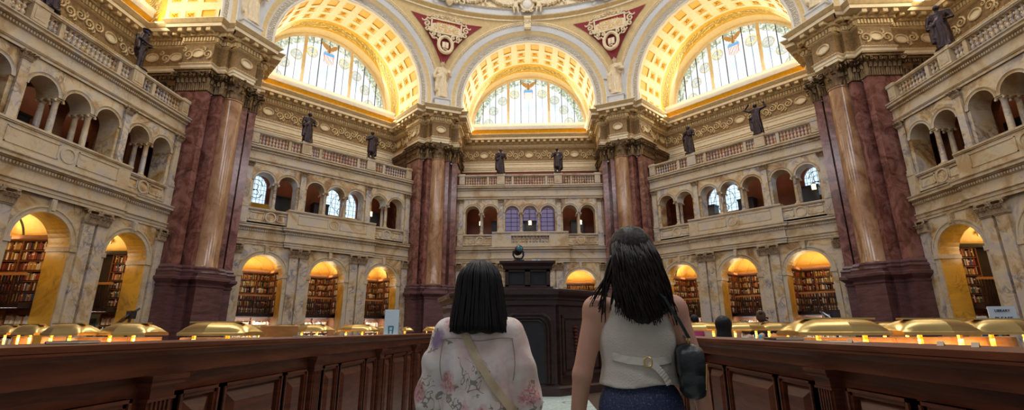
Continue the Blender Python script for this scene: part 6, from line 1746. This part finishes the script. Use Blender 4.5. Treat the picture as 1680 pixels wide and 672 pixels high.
tube(bm, [(.0, -.055+.014*math.cos(a*.4), .205+.018*math.sin(a*.4)) for a in range(17)], .003, 6, caps=False); obj('ring', bm, M_brass, BG, smooth=True); bm = bmesh.new(); tube(bm, [(.0, .055+.014*math.cos(a*.4), .205+.018*math.sin(a*.4)) for a in range(17)], .003, 6, caps=False)
obj('ring', bm, M_brass, BG, smooth=True)
bm = bmesh.new()
def strip(bm, pts, w):
    rows = []
    for p in pts:
        p = Vector(p); rows.append([bm.verts.new(p+Vector((dx, dy, 0))) for dx, dy in ((-.006, -w), (.006, -w), (.006, w), (-.006, w))])
    for a, b_ in zip(rows, rows[1:]):
        for i in range(4): bm.faces.new((a[i], a[(i+1) % 4], b_[(i+1) % 4], b_[i]))
strip(bm, [(.0, -.055, .215), (-.03, -.066, .28), (-.06, -.080, .33), (-.08, -.084, .37), (-.10, -.03, .395), (-.108, .04, .41), (-.11, .10, .415), (-.10, .17, .37), (-.05, .14, .29), (.0, .055, .215)], .015)
obj('strap', bm, leather, BG)

# --- bobbed visitor on the left in the flowered blouse ---
H2 = 1.60; s2 = H2/1.70
P2 = empty('person', (-.245, -11.46, 0), R(2), 'person with straight black bobbed hair in a pale flowered blouse, cream strap across the back', 'person')
armsL = (((.205, .0, 1.11), (.240, .10, .90), (.24, .17, .76)), ((-.205, .0, 1.11), (-.240, .10, .90), (-.24, .17, .76)))
b, s, d = body(H2, .007, armsL); part('body', smooth_mesh(b.mesh('body', M_skin2), 1), P2)
def floral():
    m, nt, b_ = _new('flowered_silk'); v = pos(nt, obj=True)
    base = ramp(nt, noise(nt, v, 7, 3), [(.35, (.70, .52, .47)), (.55, (.80, .74, .68)), (.7, (.74, .66, .70))])
    def vor(sc, th0, th1, off):
        mp = nt.nodes.new('ShaderNodeMapping'); mp.inputs['Location'].default_value = (off, off*.7, off*1.3); nt.links.new(v, mp.inputs['Vector'])
        nz = nt.nodes.new('ShaderNodeTexNoise'); nz.inputs['Scale'].default_value = 22; nz.inputs['Detail'].default_value = 2; nt.links.new(mp.outputs[0], nz.inputs['Vector'])
        mx = nt.nodes.new('ShaderNodeVectorMath'); mx.operation = 'MULTIPLY_ADD'; nt.links.new(nz.outputs['Color'], mx.inputs[0]); mx.inputs[1].default_value = (.05, .05, .05); nt.links.new(mp.outputs[0], mx.inputs[2])
        vo = nt.nodes.new('ShaderNodeTexVoronoi'); vo.inputs['Scale'].default_value = sc; nt.links.new(mx.outputs[0], vo.inputs['Vector'])
        return vo
    A_ = vor(6.0, 0, 0, 1.0)
    fl = ramp(nt, A_.outputs['Distance'], [(.0, (.95, .95, .95)), (.24, (.85, .85, .85)), (.36, (0, 0, 0))])
    fc = ramp(nt, noise(nt, v, 48, 3, 1.2), [(.35, (.42, .10, .12)), (.5, (.66, .28, .28)), (.62, (.78, .55, .52))])
    cs = nt.nodes.new('ShaderNodeSeparateColor'); nt.links.new(A_.outputs['Color'], cs.inputs[0])
    fc = mixc(nt, math_(nt, 'GREATER_THAN', cs.outputs[0], .72), fc, (.20, .12, .26))
    col = mixc(nt, math_(nt, 'MULTIPLY', fl, math_(nt, 'GREATER_THAN', cs.outputs[1], .12)), base, fc)
    B_ = vor(13, 0, 0, 3.0); n3 = noise(nt, v, 30, 2, 1.5)
    stem = math_(nt, 'LESS_THAN', math_(nt, 'ABSOLUTE', math_(nt, 'SUBTRACT', noise(nt, v, 9, 2, 1.2), .5)), .012)
    lf = math_(nt, 'MULTIPLY', math_(nt, 'LESS_THAN', B_.outputs['Distance'], .24), math_(nt, 'GREATER_THAN', noise(nt, v, 6, 1), .53))
    lf = math_(nt, 'MULTIPLY', lf, math_(nt, 'LESS_THAN', n3, .56))
    col = mixc(nt, math_(nt, 'MULTIPLY', math_(nt, 'MAXIMUM', lf, math_(nt, 'MULTIPLY', stem, math_(nt, 'GREATER_THAN', noise(nt, v, 6, 1), .56))), .75), col, (.13, .13, .07))
    nt.links.new(col, b_.inputs['Base Color']); b_.inputs['Roughness'].default_value = .42; b_.inputs['Sheen Weight'].default_value = .2
    bump(nt, b_, noise(nt, v, 14, 3, .8), .25, .02); return m
M_flor = floral()
B2 = Blob((-.36, -.24, .74), (.36, .30, 1.42), .007)
T2 = lambda x, y, z: (x*s2, y*s2, z*s2)
B2.ell(T2(0, 0, 1.25), T2(.170, .135, .18), .05); B2.cap(T2(0, 0, .88), T2(0, 0, 1.15), .168, .155, .05, sq=(1, 1.22, 1)); B2.ell(T2(0, -.01, 1.37), T2(.155, .10, .075), .05); B2.cap(T2(0, -.01, 1.40), T2(0, 0, 1.45), .072, .062, .03)
for q in (-1, 1):
    B2.cap(T2(q*.148, -.003, 1.368), T2(q*.200, .0, 1.22), .074, .070, .035); B2.cap(T2(q*.195, .0, 1.22), T2(q*.232, .03, 1.06), .066, .076, .035); B2.cap(T2(q*.232, .035, 1.06), T2(q*.240, .07, .985), .074, .050, .02)
    B2.cap(T2(q*.242, .075, .975), T2(q*.243, .085, .96), .046, .046, .008)
def blouse_fold(f, X, Y, Z):
    w = np.clip((1.28-Z)/.12, 0, 1)*np.clip((.24-np.abs(X))/.05, 0, 1)
    f = f+.0045*w*np.sin(X*62+2.2*np.sin(Z*9)+1.5*np.sin(X*17))
    wa = np.clip((np.abs(X)-.20)/.05, 0, 1)
    f = f+.005*wa*np.sin(Z*48+X*30+2*np.sin(Y*20))
    return np.maximum(np.maximum(f, .80-Z), Z-1.375)
B2.apply(blouse_fold); BLO = part('blouse', B2.mesh('blouse', M_flor), P2)
bm = bmesh.new(); tube(bm, [on_back(B2, -.16+.32*i/30, 1.262+.006*math.sin(i*.3), .002) for i in range(31)], .0016, 5)
for q in (-1, 1): tube(bm, [on_back(B2, q*(.155+.012*math.sin(i*.35)), 1.262-.022*i, .002) for i in range(9)], .0016, 5)
obj('seam', bm, plain('seam_thread', (.35, .27, .20), .6), BLO)
cream = plain('cream_webbing', (.60, .47, .30), .6, 0, .08, 120, .2)
ribbon(B2, [(-.085, 1.345), (-.05, 1.275), (.0, 1.185), (.07, 1.075), (.14, .985), (.19, .92)], .034, th=.004, mat=cream, parent=P2, nm='bag_strap')
bm = bmesh.new(); q_ = on_back(B2, .112, 1.135, .006); M = Matrix.Translation(q_) @ Matrix.Rotation(R(20), 4, 'Y')
bmk = bmesh.new()
k = Blob((-.25, -.22, .40), (.25, .22, .95), .01); k.cap(T2(0, 0, .50), T2(0, 0, .93), .18, .165, .03, sq=(1, 1.25, 1)); k.apply(lambda f, X, Y, Z: np.maximum(np.maximum(f, .42-Z), Z-.90)); part('skirt', k.mesh('skirt', plain('beige_skirt_cloth', (.45, .38, .30), .8)), P2)
shoes(P2, s2, M_black)
bm.free(); bmk.free()
def mass2(g):
    z1 = 1.625*s2
    g.ell((0, -.002, z1), (.096*s2, .112*s2, .104*s2), .02); g.cap((0, -.018, z1-.02), (0, -.025, 1.36), .106*s2, .124*s2, .04, sq=(1, 1.12, 1)); g.cap((0, -.03, 1.36), (0, -.035, 1.325), .124, .134, .03, sq=(1, 1.2, 1))
    g.ell((0, .125, z1-.05), (.066, .085, .14), .004, sub=True); g.ell((0, .02, 1.30), (.058, .075, .10), .004, sub=True)
def cut2(g):
    mass2(g); g.apply(lambda f, X, Y, Z: np.maximum(f, 1.288+.004*np.sin(X*90)-Z))
rnd = random.Random(8); locks = []
for i in range(120):
    f = rnd.uniform(-1, 1); a = f*1.5; pts = []; r_ = []
    for j in range(14):
        t_ = j/13; ph_ = min(1, t_/.35)*math.pi/2; z = (1.625*s2+.100*math.cos(ph_)) if t_ < .35 else 1.625*s2-(1.625*s2-1.29-.006*rnd.random())*(t_-.35)/.65
        rr = .099*math.sin(ph_)+.040*max(0, t_-.2)/.8; x = rr*math.sin(a)*1.0; y = -rr*math.cos(a)*.94-.018-.012*t_
        pts.append(Vector((x+.0015*math.sin(30*z+i), y, z))); r_.append(.0035*(1-.6*max(0, t_-.85)/.15))
    locks.append((pts, r_))
hair(P2, s2, 0, cut2, locks, M_hairb, lo=(-.2, -.22, 1.24), hi=(.2, .16, 1.66), strand=.0012, freq=210)

# --- people in the distance on the right ---
def small_person(name_label, px, D, H, hairmat, topmat, pose='stand', rz=0, long=False, hairball=None):
    p = at_px(px, D); e_ = empty('person', (p.x, p.y, 0), R(rz), name_label, 'person')
    arms = None
    if pose == 'photo': arms = (((.27, .10, 1.28), (.16, .30, 1.44), (.12, .34, 1.54)), ((-.25, .12, 1.22), (-.08, .32, 1.42), (-.04, .36, 1.50)))
    if pose == 'sit': arms = (((.27, .04, 1.24), (.18, .24, 1.16), (.14, .34, 1.12)), ((-.22, .06, .90), (-.15, .28, .92), (-.12, .38, .93)))
    b, s, d = body(H, .013, arms, sitting=(pose == 'sit')); part('body', b.mesh('body', M_skin2), e_)
    g = Blob((-.34, -.26, .35+(0 if d else .4)), (.34, .36, 1.5), .013)
    U = lambda x, y, z: (x*s, y*s, z*s)
    g.ell(U(0, 0, 1.23+d), U(.170, .125, .19), .05); g.ell(U(0, 0, 1.03+d), U(.155, .12, .16), .05); g.ell(U(0, -.01, 1.36+d), U(.175, .10, .08), .05)
    A_ = arms or (((.205, -.02, 1.10), (.225, .05, .86), 0), ((-.205, -.02, 1.10), (-.225, .05, .86), 0))
    for q, a in zip((1, -1), A_): m = tuple((u+v)/2 for u, v in zip((q*.165, 0, 1.375+d), a[0])); g.cap(U(q*.165, 0, 1.375+d), U(*m), .065*s, .062*s, .03)
    part('top', g.mesh('top', topmat), e_)
    g = Blob((-.24, -.2, .02), (.24, .52, 1.0), .016)
    if pose == 'sit':
        for q in (-1, 1): g.cap(U(q*.10, 0, .66), U(q*.13, .38, .56), .095*s, .07*s, .03); g.cap(U(q*.13, .38, .56), U(q*.13, .36, .12), .066*s, .05*s, .02)
    else:
        for q in (-1, 1): g.cap(U(q*.095, 0, .92), U(q*.10, .01, .5), .098*s, .07*s, .03); g.cap(U(q*.10, .01, .5), U(q*.10, 0, .1), .068*s, .05*s, .02)
        g.ell(U(0, 0, .93), U(.165, .12, .1), .03)
    part('trousers', g.mesh('trousers', M_black if topmat != M_blk else M_iron), e_)
    g = Blob((-.2, -.22, .7), (.2, .2, 1.85), .012); z0 = (1.62+d)*s
    g.ell((0, -.012, z0), (.09*s, .10*s, .10*s), .02)
    if long: g.cap((0, -.04, z0), (-.015, -.08, z0-.24), .072*s, .095*s, .04, sq=(1, 1.4, 1))
    else: g.ell((0, -.05, z0-.05), (.085*s, .06*s, .09*s), .02)
    if hairball: g.ell((0, -.10, z0+.05), (.04, .04, .04), .01)
    g.ell((0, .10, z0-.05), (.06, .07, .10), .003, sub=True); part('hair', g.mesh('hair', hairmat), e_)
    return e_
M_blk = plain('black_jersey', (.015, .015, .02), .8)
small_person('seated person with long black hair and pale blue top between two brass lamps', 1187, 5.6, 1.66, M_hairb, plain('pale_blue_cotton', (.30, .50, .62), .8), 'sit', -15, long=True)
small_person('seated person with fuzzy light brown hair in a blue patterned shirt behind a lamp', 1222, 8.2, 1.66, M_hairlt, plain('blue_patterned_cotton', (.06, .25, .38), .8, 0, .6, scale=30), 'sit', -10)
ph = small_person('standing person in black with tied brown hair raising a camera with both hands', 1251, 9.6, 1.66, M_hairlt, M_blk, 'photo', -25, hairball=True)
small_person('far person with dark hair and magenta top beside the bare arm', 1140, 11.5, 1.64, M_hairb, plain('magenta_cotton', (.55, .06, .22), .8), 'stand', 20)
pp = ph.location
cmr = empty('camera_device', (pp.x, pp.y, 0), R(-25), 'small dark camera held up by the person in black', 'camera')
bm = bmesh.new(); box(bm, .0, .13, .36, .39, 1.47, 1.55); bmesh.ops.bevel(bm, geom=bm.edges[:], offset=.006, segments=2, affect='EDGES'); obj('case', bm, M_black, cmr)
bm = bmesh.new(); lathe(bm, [(0, .022), (.03, .02)], 12, M=Matrix.Translation((.065, .39, 1.51)) @ Matrix.Rotation(R(-90), 4, 'X')); obj('lens', bm, M_iron, cmr)
